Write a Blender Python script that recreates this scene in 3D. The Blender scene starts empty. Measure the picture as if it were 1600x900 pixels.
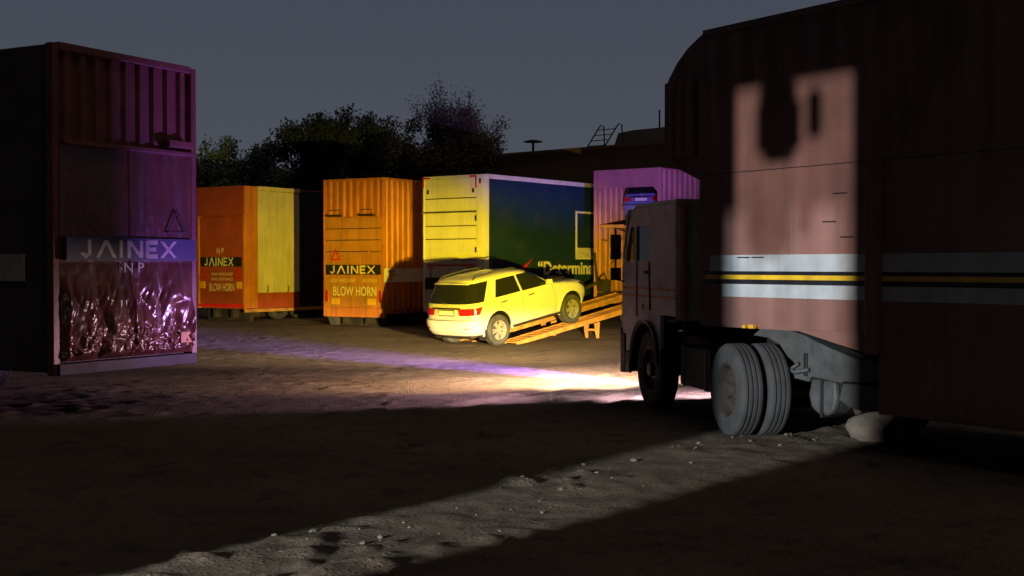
import bpy, bmesh, math, random
import numpy as np
from mathutils import Vector, Matrix
R = math.radians
random.seed(7)
rng = np.random.default_rng(11)
scene = bpy.context.scene
COL = scene.collection
CAM_H = 1.95

# ------------------------------------------------------------------ camera
cam_d = bpy.data.cameras.new('camera'); cam = bpy.data.objects.new('camera', cam_d); COL.objects.link(cam)
cam_d.sensor_width = 36; cam_d.lens = 45; cam_d.clip_end = 2000
cam.location = (0, 0, CAM_H); cam.rotation_euler = (R(89.0), 0, 0)
scene.camera = cam
# ------------------------------------------------------------------ night sky
world = bpy.data.worlds.new('World'); scene.world = world; world.use_nodes = True
wn = world.node_tree; wn.nodes.clear()
wo = wn.nodes.new('ShaderNodeOutputWorld'); wb = wn.nodes.new('ShaderNodeBackground')
tc = wn.nodes.new('ShaderNodeTexCoord'); sp = wn.nodes.new('ShaderNodeSeparateXYZ'); rp = wn.nodes.new('ShaderNodeValToRGB')
wn.links.new(tc.outputs['Generated'], sp.inputs[0]); wn.links.new(sp.outputs['Z'], rp.inputs[0])
e = rp.color_ramp.elements
e[0].position = 0.0; e[0].color = (.092, .093, .112, 1)
e[1].position = 1.0; e[1].color = (.036, .036, .038, 1)
for p, c in ((.05, (.084, .090, .110, 1)), (.10, (.074, .084, .106, 1)), (.16, (.066, .077, .101, 1)), (.23, (.060, .071, .096, 1)), (.40, (.030, .033, .042, 1))):
    k = e.new(p); k.color = c
mr = wn.nodes.new('ShaderNodeMapRange'); mr.inputs['From Min'].default_value = -.1; mr.inputs['From Max'].default_value = .75; mr.inputs['To Min'].default_value = .12; mr.inputs['To Max'].default_value = .92
wn.links.new(sp.outputs['Y'], mr.inputs['Value']); wn.links.new(mr.outputs[0], wb.inputs[1])
wn.links.new(rp.outputs[0], wb.inputs[0])
wn.links.new(wb.outputs[0], wo.inputs[0])
# ------------------------------------------------------------------ exposure
vs = scene.view_settings
vs.view_transform = 'Standard'; vs.look = 'None'; vs.exposure = 0; vs.gamma = 1; vs.use_curve_mapping = False

# ------------------------------------------------------------------ lamps
def spot(name, loc, target, power, color, size, blend, radius=.06, scale=None):
    d = bpy.data.lights.new(name, 'SPOT'); d.energy = power; d.color = color
    d.spot_size = R(size); d.spot_blend = blend; d.shadow_soft_size = radius
    o = bpy.data.objects.new(name, d); COL.objects.link(o)
    o.location = loc
    dr = (Vector(target) - Vector(loc)).normalized()
    o.rotation_euler = dr.to_track_quat('-Z', 'Y').to_euler()
    if scale: o.scale = scale
    return o
# the tractor's own head lamps (front left and front right of its cab)
hT = (-.20, .98); T0 = (3.01, 17.75)
def on_tractor(x, y, z): return (T0[0]+hT[0]*x-hT[1]*y, T0[1]+hT[1]*x+hT[0]*y, z)
HL = on_tractor(1.20, .86, .86); HR = on_tractor(1.24, -.86, .86)
spot('head_lamp_beam', HL, (-1.6, 35, 1.4), 29500, (1, .70, .004), 54, 1.0, .07, (1, .365, 1))
spot('head_lamp_low_beam', HL, (-3.6, 33, -.15), 34000, (1, .68, .40), 86, .9, .07, (1, .078, 1))
spot('head_lamp_wide_beam', HL, (-5.0, 29, -2.2), 9500, (1, .60, .30), 124, .9, .07, (1, .12, 1))
spot('fog_lamp_glow', on_tractor(1.185, .90, .62), on_tractor(7, 12, 6.6), 1600, (.42, .15, 1.0), 122, .4, .015, (1, .40, 1))
spot('fog_lamp_side_glow', on_tractor(1.235, .95, .60), on_tractor(5, 14, -1.1), 1200, (.85, .50, .72), 132, .5, .02, (1, .15, 1))
spot('door_fill', on_tractor(1.26, 1.0, .55), (-5.3, 17.3, 1.40), 330, (1, .62, .58), 46, .7, .03, (1, .30, 1))  # fill spot added to light the left trailer's lower door
spot('fog_lamp_streak', HR, (-3.3, 28.0, -.05), 60000, (.30, .15, 1.0), 34, 1.0, .05, (.46, 1, 1))
spot('fog_lamp_upward_beam', HR, (2.9, 39.0, 5.0), 13500, (.33, .15, 1.0), 28, .9, .05, (1, .50, 1))
spot('head_lamp_near_beam', HL, (.8, 22.6, -.35), 10500, (1, .74, .52), 92, 1.0, .06, (1, .27, 1))
spot('head_lamp_near_beam', HR, (2.4, 23.5, 0), 3500, (1, .66, .74), 110, 1.0, .06, (1, .16, 1))
for yy in (.75, -.25): spot('bumper_lamp', on_tractor(1.19, yy, .42), on_tractor(2.2, yy+.3, -.2), 170, (1, .70, .90), 165, .5, .03)
# two work lamps far behind the viewer, one above the other
spot('far_work_lamp', (-17.7, -12.7, 4.0), (2.8, 14.0, 1.7), 28000, (1, .91, .82), 20, .3, .11)
spot('far_work_lamp', (-17.58, -12.8, 5.15), (2.8, 14.0, 1.6), 27000, (.86, .96, 1.0), 20, .3, .13)
# weak warm sun added as fill to lift the dark, high behind the viewer
sd = bpy.data.lights.new('warm_fill', 'SUN'); sd.energy = .20; sd.color = (1, .78, .62); sd.angle = R(28)
so = bpy.data.objects.new('warm_fill', sd); COL.objects.link(so)
so.rotation_euler = Vector((-.32, .34, -.88)).to_track_quat('-Z', 'Y').to_euler()

# ------------------------------------------------------------------ materials
MATS = {}
def paint(name, col, rough=.5, var=.18, scale=2.5, dirt=0.0, dirtcol=(.10, .07, .045), bump=0.0, bscale=60, metal=0.0, streak=0.0, coat=0.0, spec=.5):
    m = bpy.data.materials.new(name); m.use_nodes = True
    nt = m.node_tree; N = nt.nodes; L = nt.links
    b = N['Principled BSDF']
    b.inputs['Roughness'].default_value = rough; b.inputs['Metallic'].default_value = metal
    b.inputs['Coat Weight'].default_value = coat; b.inputs['Specular IOR Level'].default_value = spec
    t = N.new('ShaderNodeTexCoord')
    n1 = N.new('ShaderNodeTexNoise'); n1.inputs['Scale'].default_value = scale; n1.inputs['Detail'].default_value = 6
    L.new(t.outputs['Object'], n1.inputs['Vector'])
    r1 = N.new('ShaderNodeValToRGB'); r1.color_ramp.elements[0].position = .3; r1.color_ramp.elements[1].position = .7
    r1.color_ramp.elements[0].color = tuple(c*(1-var) for c in col) + (1,)
    r1.color_ramp.elements[1].color = tuple(min(1, c*(1+var)) for c in col) + (1,)
    L.new(n1.outputs['Fac'], r1.inputs[0]); out = r1.outputs[0]
    if dirt > 0 or streak > 0:
        mp = N.new('ShaderNodeMapping'); mp.inputs['Scale'].default_value = (5, 5, .35) if streak else (1.6, 1.6, 1.6)
        L.new(t.outputs['Object'], mp.inputs[0])
        n2 = N.new('ShaderNodeTexNoise'); n2.inputs['Scale'].default_value = 1.4; n2.inputs['Detail'].default_value = 8; n2.inputs['Roughness'].default_value = .65
        L.new(mp.outputs[0], n2.inputs['Vector'])
        r2 = N.new('ShaderNodeValToRGB'); r2.color_ramp.elements[0].position = .48; r2.color_ramp.elements[1].position = .72
        r2.color_ramp.elements[0].color = (0, 0, 0, 1); v = max(dirt, streak); r2.color_ramp.elements[1].color = (v, v, v, 1)
        L.new(n2.outputs['Fac'], r2.inputs[0])
        mx = N.new('ShaderNodeMixRGB'); L.new(r2.outputs[0], mx.inputs[0]); L.new(out, mx.inputs[1]); mx.inputs[2].default_value = dirtcol + (1,)
        out = mx.outputs[0]
        ra = N.new('ShaderNodeMath'); ra.operation = 'MULTIPLY_ADD'; L.new(r2.outputs[0], ra.inputs[0]); ra.inputs[1].default_value = .35; ra.inputs[2].default_value = rough
        L.new(ra.outputs[0], b.inputs['Roughness'])
    L.new(out, b.inputs['Base Color'])
    if bump > 0:
        n3 = N.new('ShaderNodeTexNoise'); n3.inputs['Scale'].default_value = bscale; n3.inputs['Detail'].default_value = 5
        L.new(t.outputs['Object'], n3.inputs['Vector'])
        bp = N.new('ShaderNodeBump'); bp.inputs['Strength'].default_value = bump; bp.inputs['Distance'].default_value = .02
        L.new(n3.outputs['Fac'], bp.inputs['Height']); L.new(bp.outputs[0], b.inputs['Normal'])
    MATS[name] = m
    return m
def glass(name, col=(.02, .025, .025), rough=.06, trans=0.0):
    m = bpy.data.materials.new(name); m.use_nodes = True
    b = m.node_tree.nodes['Principled BSDF']
    b.inputs['Base Color'].default_value = col + (1,); b.inputs['Roughness'].default_value = rough
    if trans:
        nt = m.node_tree; tr = nt.nodes.new('ShaderNodeBsdfTransparent'); mx = nt.nodes.new('ShaderNodeMixShader')
        tr.inputs[0].default_value = (.75, .8, .78, 1); mx.inputs[0].default_value = trans
        nt.links.new(b.outputs[0], mx.inputs[1]); nt.links.new(tr.outputs[0], mx.inputs[2])
        nt.links.new(mx.outputs[0], nt.nodes['Material Output'].inputs[0])
    MATS[name] = m
    return m
M = MATS
paint('maroon_steel', (.17, .055, .042), .45, .25, 2, .5, streak=.5, bump=.25, bscale=14)
paint('crumpled_red_steel', (.13, .045, .038), .20, .3, 3, .6, streak=.6, bump=.35, bscale=9, spec=.7)
paint('dark_steel', (.070, .062, .060), .6, .25, 2, .4, bump=.1)
paint('dull_red', (.36, .065, .025), .55, .18, 1.5, .35, bump=.1)
paint('orange_steel', (.52, .175, .035), .5, .20, 1.5, .6, streak=.6, bump=.15, bscale=20)
paint('orange_panel', (.50, .21, .05), .5, .18, 1.2, .5, streak=.5, bump=.15, bscale=12)
paint('carrier_steel', (.46, .21, .17), .5, .18, 1.5, .35, streak=.35, bump=.12, bscale=20)
paint('cream_panel', (.60, .55, .36), .5, .12, 1.4, .45, streak=.45, dirtcol=(.25, .2, .1), bump=.1, bscale=8)
paint('white_paint', (.78, .76, .70), .4, .07, 1.2, .18, streak=.18, bump=.05, bscale=10)
paint('navy_paint', (.009, .032, .085), .42, .15, .8, .15, bump=.03, bscale=10)
paint('dark_navy', (.012, .016, .028), .5, .2)
paint('letter_white', (.72, .70, .64), .55, .15, 9, .3)
paint('letter_grey', (.60, .58, .55), .5, .3, 9, .5)
paint('letter_ochre', (.75, .60, .22), .55, .12, 9, .25)
paint('reflector_red', (.65, .02, .02), .25, .1)
paint('reflector_yellow', (.75, .42, .04), .3, .15)
paint('tail_light_red', (.45, .012, .015), .12, .12, 9, coat=.6)
paint('black_plastic', (.018, .018, .018), .5, .2)
paint('chassis_black', (.014, .013, .012), .65, .3, 3, .4)
paint('rubber', (.035, .034, .033), .85, .3, 5, .5, dirtcol=(.13, .11, .09), bump=.3, bscale=40)
paint('dusty_rubber', (.042, .046, .052), .8, .25, 4, .5, dirtcol=(.09, .085, .08), bump=.2, bscale=30)
paint('alloy', (.55, .54, .50), .32, .08, 6, metal=.6)
paint('steel_rim', (.03, .029, .028), .55, .25, 4, .5)
paint('car_white', (.62, .61, .58), .22, .02, 1.2, .10, dirtcol=(.45, .38, .28), coat=.6)
paint('car_blue', (.13, .16, .40), .22, .05, 1.2, coat=.6)
glass('car_glass', (.014, .016, .014), .05)
glass('cab_glass', (.02, .022, .022), .05, .82)
paint('plate_white', (.72, .72, .68), .4, .08, 8)
paint('ramp_steel', (.50, .25, .06), .5, .25, 4, .6, bump=.3, bscale=25)
paint('cab_grey', (.52, .53, .54), .4, .15, 2, .45, bump=.08)
paint('trailer_rose', (.25, .125, .11), .55, .2, 1.4, .75, streak=.75, dirtcol=(.16, .09, .07), bump=.08, bscale=10)
paint('trailer_band_white', (.46, .50, .54), .38, .12, 5, .35, streak=.35, dirtcol=(.25, .27, .3))
paint('trailer_band_black', (.015, .017, .024), .4, .2)
paint('trailer_band_yellow', (.80, .50, .03), .3, .18, 6, .25)
paint('gooseneck_grey', (.06, .066, .072), .6, .3, 5, .6, dirtcol=(.07, .06, .05), bump=.5, bscale=16)
paint('post_orange', (.45, .20, .05), .5, .2)
paint('bark', (.07, .055, .04), .9, .3, 4, bump=.4)
paint('leaf_green', (.09, .135, .105), .6, .35, .7)
paint('leaf_olive', (.060, .065, .038), .6, .35, .7)
paint('leaf_dark', (.045, .062, .050), .7, .35, .7)
paint('leaf_brown', (.12, .10, .072), .6, .3, .7)
paint('wall_brown', (.38, .27, .20), .9, .15, .3, .3, bump=.2)
paint('wall_pale', (.32, .33, .31), .9, .12, .4, .3)
paint('metal_dark', (.03, .03, .032), .5, .2)
paint('pale_stone', (.16, .145, .125), .95, .25, 5, .4, bump=.5, bscale=18)

def ground_mat():
    m = bpy.data.materials.new('dirt_ground'); m.use_nodes = True
    nt = m.node_tree; N = nt.nodes; L = nt.links; b = N['Principled BSDF']
    b.inputs['Roughness'].default_value = .95; b.inputs['Specular IOR Level'].default_value = .2
    t = N.new('ShaderNodeTexCoord')
    def noise(sc, det=6, ro=.6, vec=None):
        n = N.new('ShaderNodeTexNoise'); n.inputs['Scale'].default_value = sc; n.inputs['Detail'].default_value = det; n.inputs['Roughness'].default_value = ro
        L.new(vec or t.outputs['Object'], n.inputs['Vector']); return n.outputs['Fac']
    def ramp(f, a, ca, b_, cb):
        r = N.new('ShaderNodeValToRGB'); r.color_ramp.elements[0].position = a; r.color_ramp.elements[0].color = ca + (1,)
        r.color_ramp.elements[1].position = b_; r.color_ramp.elements[1].color = cb + (1,); L.new(f, r.inputs[0]); return r.outputs[0]
    def mix(f, a, c, mode='MIX'):
        x = N.new('ShaderNodeMixRGB'); x.blend_type = mode
        if isinstance(f, float): x.inputs[0].default_value = f
        else: L.new(f, x.inputs[0])
        L.new(a, x.inputs[1])
        if isinstance(c, tuple): x.inputs[2].default_value = c + (1,)
        else: L.new(c, x.inputs[2])
        return x.outputs[0]
    base = ramp(noise(.35, 8), .3, (.17, .135, .10), .7, (.30, .245, .195))
    base = mix(ramp(noise(2.2, 8, .7), .52, (0, 0, 0), .66, (.75, .75, .75)), base, (.09, .065, .045))
    base = mix(ramp(noise(9, 6, .7), .58, (0, 0, 0), .68, (.8, .8, .8)), base, (.33, .29, .25))
    base = mix(ramp(noise(26, 4, .7), .56, (0, 0, 0), .66, (.7, .7, .7)), base, (.06, .045, .032))
    L.new(base, b.inputs['Base Color'])
    vo = N.new('ShaderNodeTexVoronoi'); vo.inputs['Scale'].default_value = 17; L.new(t.outputs['Object'], vo.inputs['Vector'])
    peb = ramp(vo.outputs['Distance'], .05, (1, 1, 1), .38, (0, 0, 0))
    pm = N.new('ShaderNodeMath'); pm.operation = 'MULTIPLY'; L.new(peb, pm.inputs[0]); L.new(ramp(noise(1.3, 5), .36, (0, 0, 0), .52, (1, 1, 1)), pm.inputs[1])
    a0 = N.new('ShaderNodeMath'); a0.operation = 'ADD'; L.new(noise(14, 8, .75), a0.inputs[0]); L.new(noise(60, 5, .7), a0.inputs[1])
    add = N.new('ShaderNodeMath'); add.operation = 'ADD'; L.new(a0.outputs[0], add.inputs[0]); L.new(pm.outputs[0], add.inputs[1])
    bp = N.new('ShaderNodeBump'); bp.inputs['Strength'].default_value = .9; bp.inputs['Distance'].default_value = .085
    L.new(add.outputs[0], bp.inputs['Height']); L.new(bp.outputs[0], b.inputs['Normal'])
    return m

# ------------------------------------------------------------------ helpers
class MB:
    """collects shapes in one mesh"""
    def __init__(s): s.v = []; s.f = []; s.mi = []
    def add(s, vs, fs, mi=0):
        o = len(s.v); s.v += [tuple(p) for p in vs]; s.f += [tuple(i+o for i in f) for f in fs]; s.mi += [mi]*len(fs); return s
    def box(s, x0, x1, y0, y1, z0, z1, mi=0):
        return s.add([(x0,y0,z0),(x1,y0,z0),(x1,y1,z0),(x0,y1,z0),(x0,y0,z1),(x1,y0,z1),(x1,y1,z1),(x0,y1,z1)],
                     [(0,3,2,1),(4,5,6,7),(0,1,5,4),(1,2,6,5),(2,3,7,6),(3,0,4,7)], mi)
    def prism(s, pts, o, u, v, n, t, mi=0):
        """polygon pts (a,b) in plane o+a*u+b*v, thickened by t along n"""
        o, u, v, n = map(Vector, (o, u, v, n)); k = len(pts)
        a = [o + u*p[0] + v*p[1] for p in pts]; b = [p + n*t for p in a]
        return s.add(a+b, [tuple(range(k))[::-1], tuple(range(k, 2*k))] + [(i, (i+1) % k, k+(i+1) % k, k+i) for i in range(k)], mi)
    def tube(s, pts, r0, r1=None, seg=8, mi=0):
        r1 = r0 if r1 is None else r1; pts = [Vector(p) for p in pts]; n = len(pts); vs = []; fs = []
        for i, p in enumerate(pts):
            d = (pts[min(i+1, n-1)] - pts[max(i-1, 0)]).normalized()
            a = d.orthogonal().normalized(); b = d.cross(a); r = r0 + (r1-r0)*i/max(1, n-1)
            vs += [p + a*math.cos(2*math.pi*k/seg)*r + b*math.sin(2*math.pi*k/seg)*r for k in range(seg)]
        for i in range(n-1):
            for k in range(seg): fs.append((i*seg+k, i*seg+(k+1) % seg, (i+1)*seg+(k+1) % seg, (i+1)*seg+k))
        fs += [tuple(range(seg))[::-1], tuple((n-1)*seg+k for k in range(seg))]
        return s.add(vs, fs, mi)
    def lathe(s, prof, c, axis='Y', seg=32, mi=0):
        """profile (r, a) turned about an axis through c"""
        vs = []; fs = []; n = len(prof)
        for k in range(seg):
            t = 2*math.pi*k/seg; ct, st = math.cos(t), math.sin(t)
            for r, a in prof:
                q = (r*ct, a, r*st) if axis == 'Y' else ((a, r*ct, r*st) if axis == 'X' else (r*ct, r*st, a))
                vs.append((c[0]+q[0], c[1]+q[1], c[2]+q[2]))
        for k in range(seg):
            for i in range(n-1): fs.append((k*n+i, k*n+i+1, ((k+1) % seg)*n+i+1, ((k+1) % seg)*n+i))
        return s.add(vs, fs, mi)
    def corr(s, o, u, v, n, width, height, pitch, depth, mi=0, flat=.35):
        """corrugated sheet: trapezoid ribs along v"""
        o, u, v, n = map(Vector, (o, u, v, n)); prof = []; a = 0
        while a < width - 1e-6:
            for q, d in ((0, 0), (flat, 0), (.5, 1), (.5+flat, 1), (1, 0)):
                x = a + q*pitch
                if x <= width + 1e-6: prof.append((x, d*depth))
            a += pitch
        prof.append((width, 0)); pr = []
        for p in prof:
            if not pr or p[0] > pr[-1][0] + 1e-5: pr.append(p)
        vs = []; fs = []
        for x, d in pr: vs += [o+u*x+n*d, o+u*x+n*d+v*height]
        for i in range(len(pr)-1): fs.append((2*i, 2*i+2, 2*i+3, 2*i+1))
        return s.add(vs, fs, mi)
    def build(s, name, mat, parent=None, smooth=False, angle=None, bevel=0.0):
        me = bpy.data.meshes.new(name); me.from_pydata(s.v, [], s.f); 
        mats = mat if isinstance(mat, (list, tuple)) else [mat]
        for m in mats: me.materials.append(M[m] if isinstance(m, str) else m)
        if len(mats) > 1: me.polygons.foreach_set('material_index', s.mi)
        bm = bmesh.new(); bm.from_mesh(me); bmesh.ops.recalc_face_normals(bm, faces=bm.faces); bm.to_mesh(me); bm.free()
        if smooth:
            me.polygons.foreach_set('use_smooth', [True]*len(me.polygons))
            if angle: me.set_sharp_from_angle(angle=R(angle))
        o = bpy.data.objects.new(name, me); COL.objects.link(o)
        if parent: o.parent = parent
        if bevel:
            md = o.modifiers.new('bevel', 'BEVEL'); md.width = bevel; md.segments = 2; md.limit_method = 'ANGLE'
        return o
def tag(o, label=None, cat=None, group=None, kind=None):
    if label: o['label'] = label
    if cat: o['category'] = cat
    if group: o['group'] = group
    if kind: o['kind'] = kind
    return o
def thing(name, label, cat, loc, rotz=0, pitch=0, group=None):
    o = bpy.data.objects.new(name, None); COL.objects.link(o); o.empty_display_size = .3
    o.location = loc; o.rotation_euler = (0, -pitch, rotz)
    return tag(o, label, cat, group)
def copy_tree(o, parent=None):
    c = o.copy(); COL.objects.link(c)
    if parent: c.parent = parent
    for ch in list(o.children): copy_tree(ch, c)
    return c
def text_mesh(txt, width, height, bold=.02):
    cu = bpy.data.curves.new('lettering', 'FONT'); cu.body = txt; cu.size = 1; cu.offset = bold; cu.fill_mode = 'FRONT'
    ob = bpy.data.objects.new('lettering', cu); COL.objects.link(ob); bpy.context.view_layer.update()
    me = bpy.data.meshes.new_from_object(ob.evaluated_get(bpy.context.evaluated_depsgraph_get()))
    bpy.data.objects.remove(ob)
    co = np.array([v.co[:] for v in me.vertices]); mn, mx = co.min(0), co.max(0)
    vs = [((p[0]-mn[0])/(mx[0]-mn[0])*width, (p[1]-mn[1])/(mx[1]-mn[1])*height) for p in co]
    fs = [tuple(p.vertices) for p in me.polygons]; bpy.data.meshes.remove(me)
    return vs, fs
def lettering(txt, width, height, o, u, v, n, mat, parent, name='lettering', bold=.008):
    vs, fs = text_mesh(txt, width, height, bold); o, u, v, n = map(Vector, (o, u, v, n))
    mb = MB(); mb.add([o + u*a + v*b for a, b in vs], fs)
    return mb.build(name, mat, parent)
def block_word(width, height, o, u, v, n, mat, parent, name='lettering', st=.2):
    """the carrier's name in broad strokes, its A without a crossbar"""
    L = {'J': [[(.62,1),(.62,.25),(.48,.1),(.22,.1),(.08,.28)]], 'A': [[(.04,0),(.5,1)],[(.5,1),(.96,0)]], 'I': [[(.5,0),(.5,1)]],
         'N': [[(.12,0),(.12,1)],[(.12,1),(.88,0)],[(.88,0),(.88,1)]], 'E': [[(.14,0),(.14,1)],[(.14,.91),(.9,.91)],[(.14,.5),(.8,.5)],[(.14,.09),(.9,.09)]],
         'X': [[(.06,0),(.94,1)],[(.06,1),(.94,0)]]}
    W = {'J': .8, 'A': 1.05, 'I': .45, 'N': 1, 'E': .85, 'X': 1}
    o, u, v, n = map(Vector, (o, u, v, n)); word = 'JAINEX'; gap = .13
    tot = sum(W[c] for c in word) + gap*(len(word)-1); k = width/tot; mb = MB(); x = 0; lay = 0
    for c in word:
        w = W[c]
        for path in L[c]:
            for (a0, b0), (a1, b1) in zip(path, path[1:]):
                if c == 'I': a0 = a1 = .5
                p = Vector(((x+a0*w)*k, b0*height)); q = Vector(((x+a1*w)*k, b1*height)); d = (q-p).normalized()
                s2 = st*k/2; off = Vector((-d.y, d.x))*s2
                if abs(d.x) > .12 and abs(d.y) > .5: off = Vector((s2*1.12, 0))
                lay += 1
                mb.add([o+u*z.x+v*z.y+n*(.0002*lay) for z in (p+off, p-off, q-off, q+off)], [(0, 1, 2, 3)])
        x += w + gap
    return mb.build(name, mat, parent)
def tri_ring(c, u, v, n, r, w, mat, parent, name='warning_triangle'):
    c, u, v, n = map(Vector, (c, u, v, n)); mb = MB(); P = []
    for rr in (r, r-w*2): P.append([c + u*math.sin(a)*rr*.95 + v*math.cos(a)*rr for a in (0, 2*math.pi/3, 4*math.pi/3)])
    q = P[0] + P[1]; qq = [p + n*.012 for p in q]
    mb.add(q+qq, [(6+i, 6+(i+1) % 3, 9+(i+1) % 3, 9+i) for i in range(3)] + [(i, (i+1) % 3, 6+(i+1) % 3, 6+i) for i in range(3)] + [(3+i, 3+(i+1) % 3, 9+(i+1) % 3, 9+i) for i in range(3)])
    return mb.build(name, mat, parent)
def rotz_of(h): return math.atan2(h[1], h[0])

def truck_wheel(parent, x, y, side, Rr=.52, w=.27, mat='rubber', z=None):
    """tyre with treads and a dished rim; side=+1 outer face towards +y"""
    z = Rr if z is None else z; h = w/2
    prof = [(Rr*.58, -h*.9), (Rr*.72, -h), (Rr*.9, -h*.98), (Rr*.975, -h*.85), (Rr, -h*.66)]
    for g in (-.4, 0, .4): prof += [(Rr, h*(g-.10)), (Rr*.972, h*(g-.07)), (Rr*.972, h*(g+.07)), (Rr, h*(g+.10))]
    prof += [(Rr, h*.66), (Rr*.975, h*.85), (Rr*.9, h*.98), (Rr*.72, h), (Rr*.58, h*.9), (Rr*.58, -h*.9)]
    t = MB().lathe(prof, (x, y, z), seg=40).build('wheel', mat, parent, True, 40)
    s = side; m = MB()
    m.lathe([(Rr*.59, s*h*.92), (Rr*.54, s*h*.8), (Rr*.5, s*h*.2), (Rr*.34, s*h*.05), (Rr*.3, s*h*.35), (Rr*.18, s*h*.45), (Rr*.16, s*h*.9), (0.001, s*h*.95)], (x, y, z), seg=28)
    for k in range(8):
        a = 2*math.pi*k/8; m.lathe([(.025, s*h*.1), (.025, s*h*.5), (.001, s*h*.52)], (x+math.cos(a)*Rr*.25, y, z+math.sin(a)*Rr*.25), seg=6)
    m.build('rim', 'steel_rim', t, True, 40)
    return t

# ------------------------------------------------------------------ ground
def vnoise(x, y, s, seed):
    g = np.random.default_rng(seed).random((256, 256)); x = x/s; y = y/s
    xi = np.floor(x).astype(int); yi = np.floor(y).astype(int); fx = x-xi; fy = y-yi
    fx = fx*fx*(3-2*fx); fy = fy*fy*(3-2*fy); a = xi & 255; b = yi & 255; c = (xi+1) & 255; d = (yi+1) & 255
    return (g[a, b]*(1-fx)+g[c, b]*fx)*(1-fy) + (g[a, d]*(1-fx)+g[c, d]*fx)*fy
def gheight(x, y):
    z = -.09*np.exp(-((x+.6)**2+(y-33.3)**2)/30.)
    z = z + (vnoise(x, y, 5, 1)-.5)*.06
    core = np.clip(1.2-np.hypot((x)/40, (y-25)/45), 0, 1)
    cl = vnoise(x, y, .55, 2)*.55 + vnoise(x, y, .26, 3)*.45
    mid = np.clip(1.45-(y-8)/9.5, .38, 1)
    z = z + core*mid*(np.clip(cl-.54, 0, 1)**1.1*.09 + (vnoise(x, y, .13, 4)-.5)*.020 + np.clip(vnoise(x, y, .17, 6)-.64, 0, 1)*.20*np.clip(vnoise(x, y, 1.7, 7)*1.6-.2, 0, 1) + (vnoise(x, y, 1.6, 5)-.5)*.03)
    for ox, oy, ang, amp in ((-3.0, 14, 62, .030), (-1.1, 14, 62, .030), (2.0, 20, 150, .022), (2.9, 21.6, 150, .022), (-6, 20, 20, .02), (-6.6, 21.7, 20, .02)):
        a = math.radians(ang); d = -(x-ox)*math.sin(a) + (y-oy)*math.cos(a) + (vnoise(x, y, 4, 9)-.5)*.8
        z = z - amp*core*np.exp(-(d/.16)**2)*(.5+vnoise(x, y, 1.1, 8)) + amp*.6*core*np.exp(-((np.abs(d)-.27)/.09)**2)
    return z
def spaced(a, b, step, lo, hi):
    c = list(np.arange(a, b, step)); d = step
    while c[-1] < hi: d *= 1.35; c.append(c[-1]+d)
    d = step
    while c[0] > lo: d *= 1.35; c.insert(0, c[0]-d)
    return np.array(c)
def build_ground():
    xs = spaced(-11, 9, .065, -420, 420)
    ys = np.concatenate([spaced(6.5, 21, .055, -420, 21), np.arange(21.1, 48, .13), spaced(48.1, 49, .3, 48, 900)[1:]])
    ys = np.unique(np.round(ys, 4))
    X, Y = np.meshgrid(xs, ys, indexing='ij'); Z = gheight(X, Y)
    nx, ny = X.shape; me = bpy.data.meshes.new('ground')
    me.vertices.add(nx*ny); me.vertices.foreach_set('co', np.stack([X, Y, Z], -1).astype(np.float32).ravel())
    i, j = np.meshgrid(np.arange(nx-1), np.arange(ny-1), indexing='ij'); a = i*ny+j
    q = np.stack([a, a+ny, a+ny+1, a+1], -1).reshape(-1, 4); nf = len(q)
    me.loops.add(nf*4); me.loops.foreach_set('vertex_index', q.ravel().astype(np.int32))
    me.polygons.add(nf); me.polygons.foreach_set('loop_start', np.arange(0, nf*4, 4, dtype=np.int32))
    me.update(calc_edges=True); me.polygons.foreach_set('use_smooth', np.ones(nf, dtype=bool)); me.validate()
    me.materials.append(ground_mat())
    o = bpy.data.objects.new('ground', me); COL.objects.link(o); o['kind'] = 'structure'
build_ground()
def gz(x, y): return float(gheight(np.array([x]), np.array([y]))[0])

# ------------------------------------------------------------------ box trailers seen from the rear
RU, RV, RN = (0, -1, 0), (0, 0, 1), (-1, 0, 0)      # rear face: right, up, out
SU, SV, SN = (1, 0, 0), (0, 0, 1), (0, -1, 0)       # right-hand side
def trailer_running_gear(t, w, L, zb, mat='rubber', bar=True, ax=(1.8, 2.95)):
    m = MB()
    for s in (-1, 1): m.box(.1 if bar else 4.6, L-.1, s*.45-.06, s*.45+.06, zb-.32, zb-.02)
    for x in ax: m.box(x-.06, x+.06, -w/2+.35, w/2-.35, .46, .58)
    m.box(.35 if bar else 5, .55 if bar else 5.1, -w/2+.15, w/2-.15, zb-.45 if bar else zb-.2, zb-.02)
    m.build('chassis', 'chassis_black', t)
    for x in ax:
        for s in (-1, 1): truck_wheel(t, x, s*(w/2-.18), s, .50, .28, mat)

# --- 1  dark crumpled car carrier on the left
hA = (-.877, .48); P2 = Vector((-4.55, 18.39)); wA = 2.5; lfA = Vector((-hA[1], hA[0]))
oA = P2 + lfA*(wA/2)
tA = thing('box_trailer', 'dark maroon box trailer with crumpled shiny rear door at the left edge', 'trailer', (oA.x, oA.y, 0), rotz_of(hA))
ZT = 4.77
m = MB(); m.box(.12, 11.5, -wA/2+.01, wA/2-.01, .58, ZT); m.build('body', 'dark_steel', tA, bevel=.02)
m = MB(); m.corr((.10, wA/2-.05, 3.55), RU, RV, RN, wA-.1, ZT-3.60, .26, .05); m.build('rear_header', 'maroon_steel', tA)
m = MB()
for s in (-1, 1): m.box(.02, .14, s*wA/2-.055, s*wA/2+.055, .55, ZT)
m.box(.015, .14, -wA/2+.056, wA/2-.056, ZT-.08, ZT+.02); m.build('rear_frame', 'maroon_steel', tA, bevel=.012)
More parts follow.
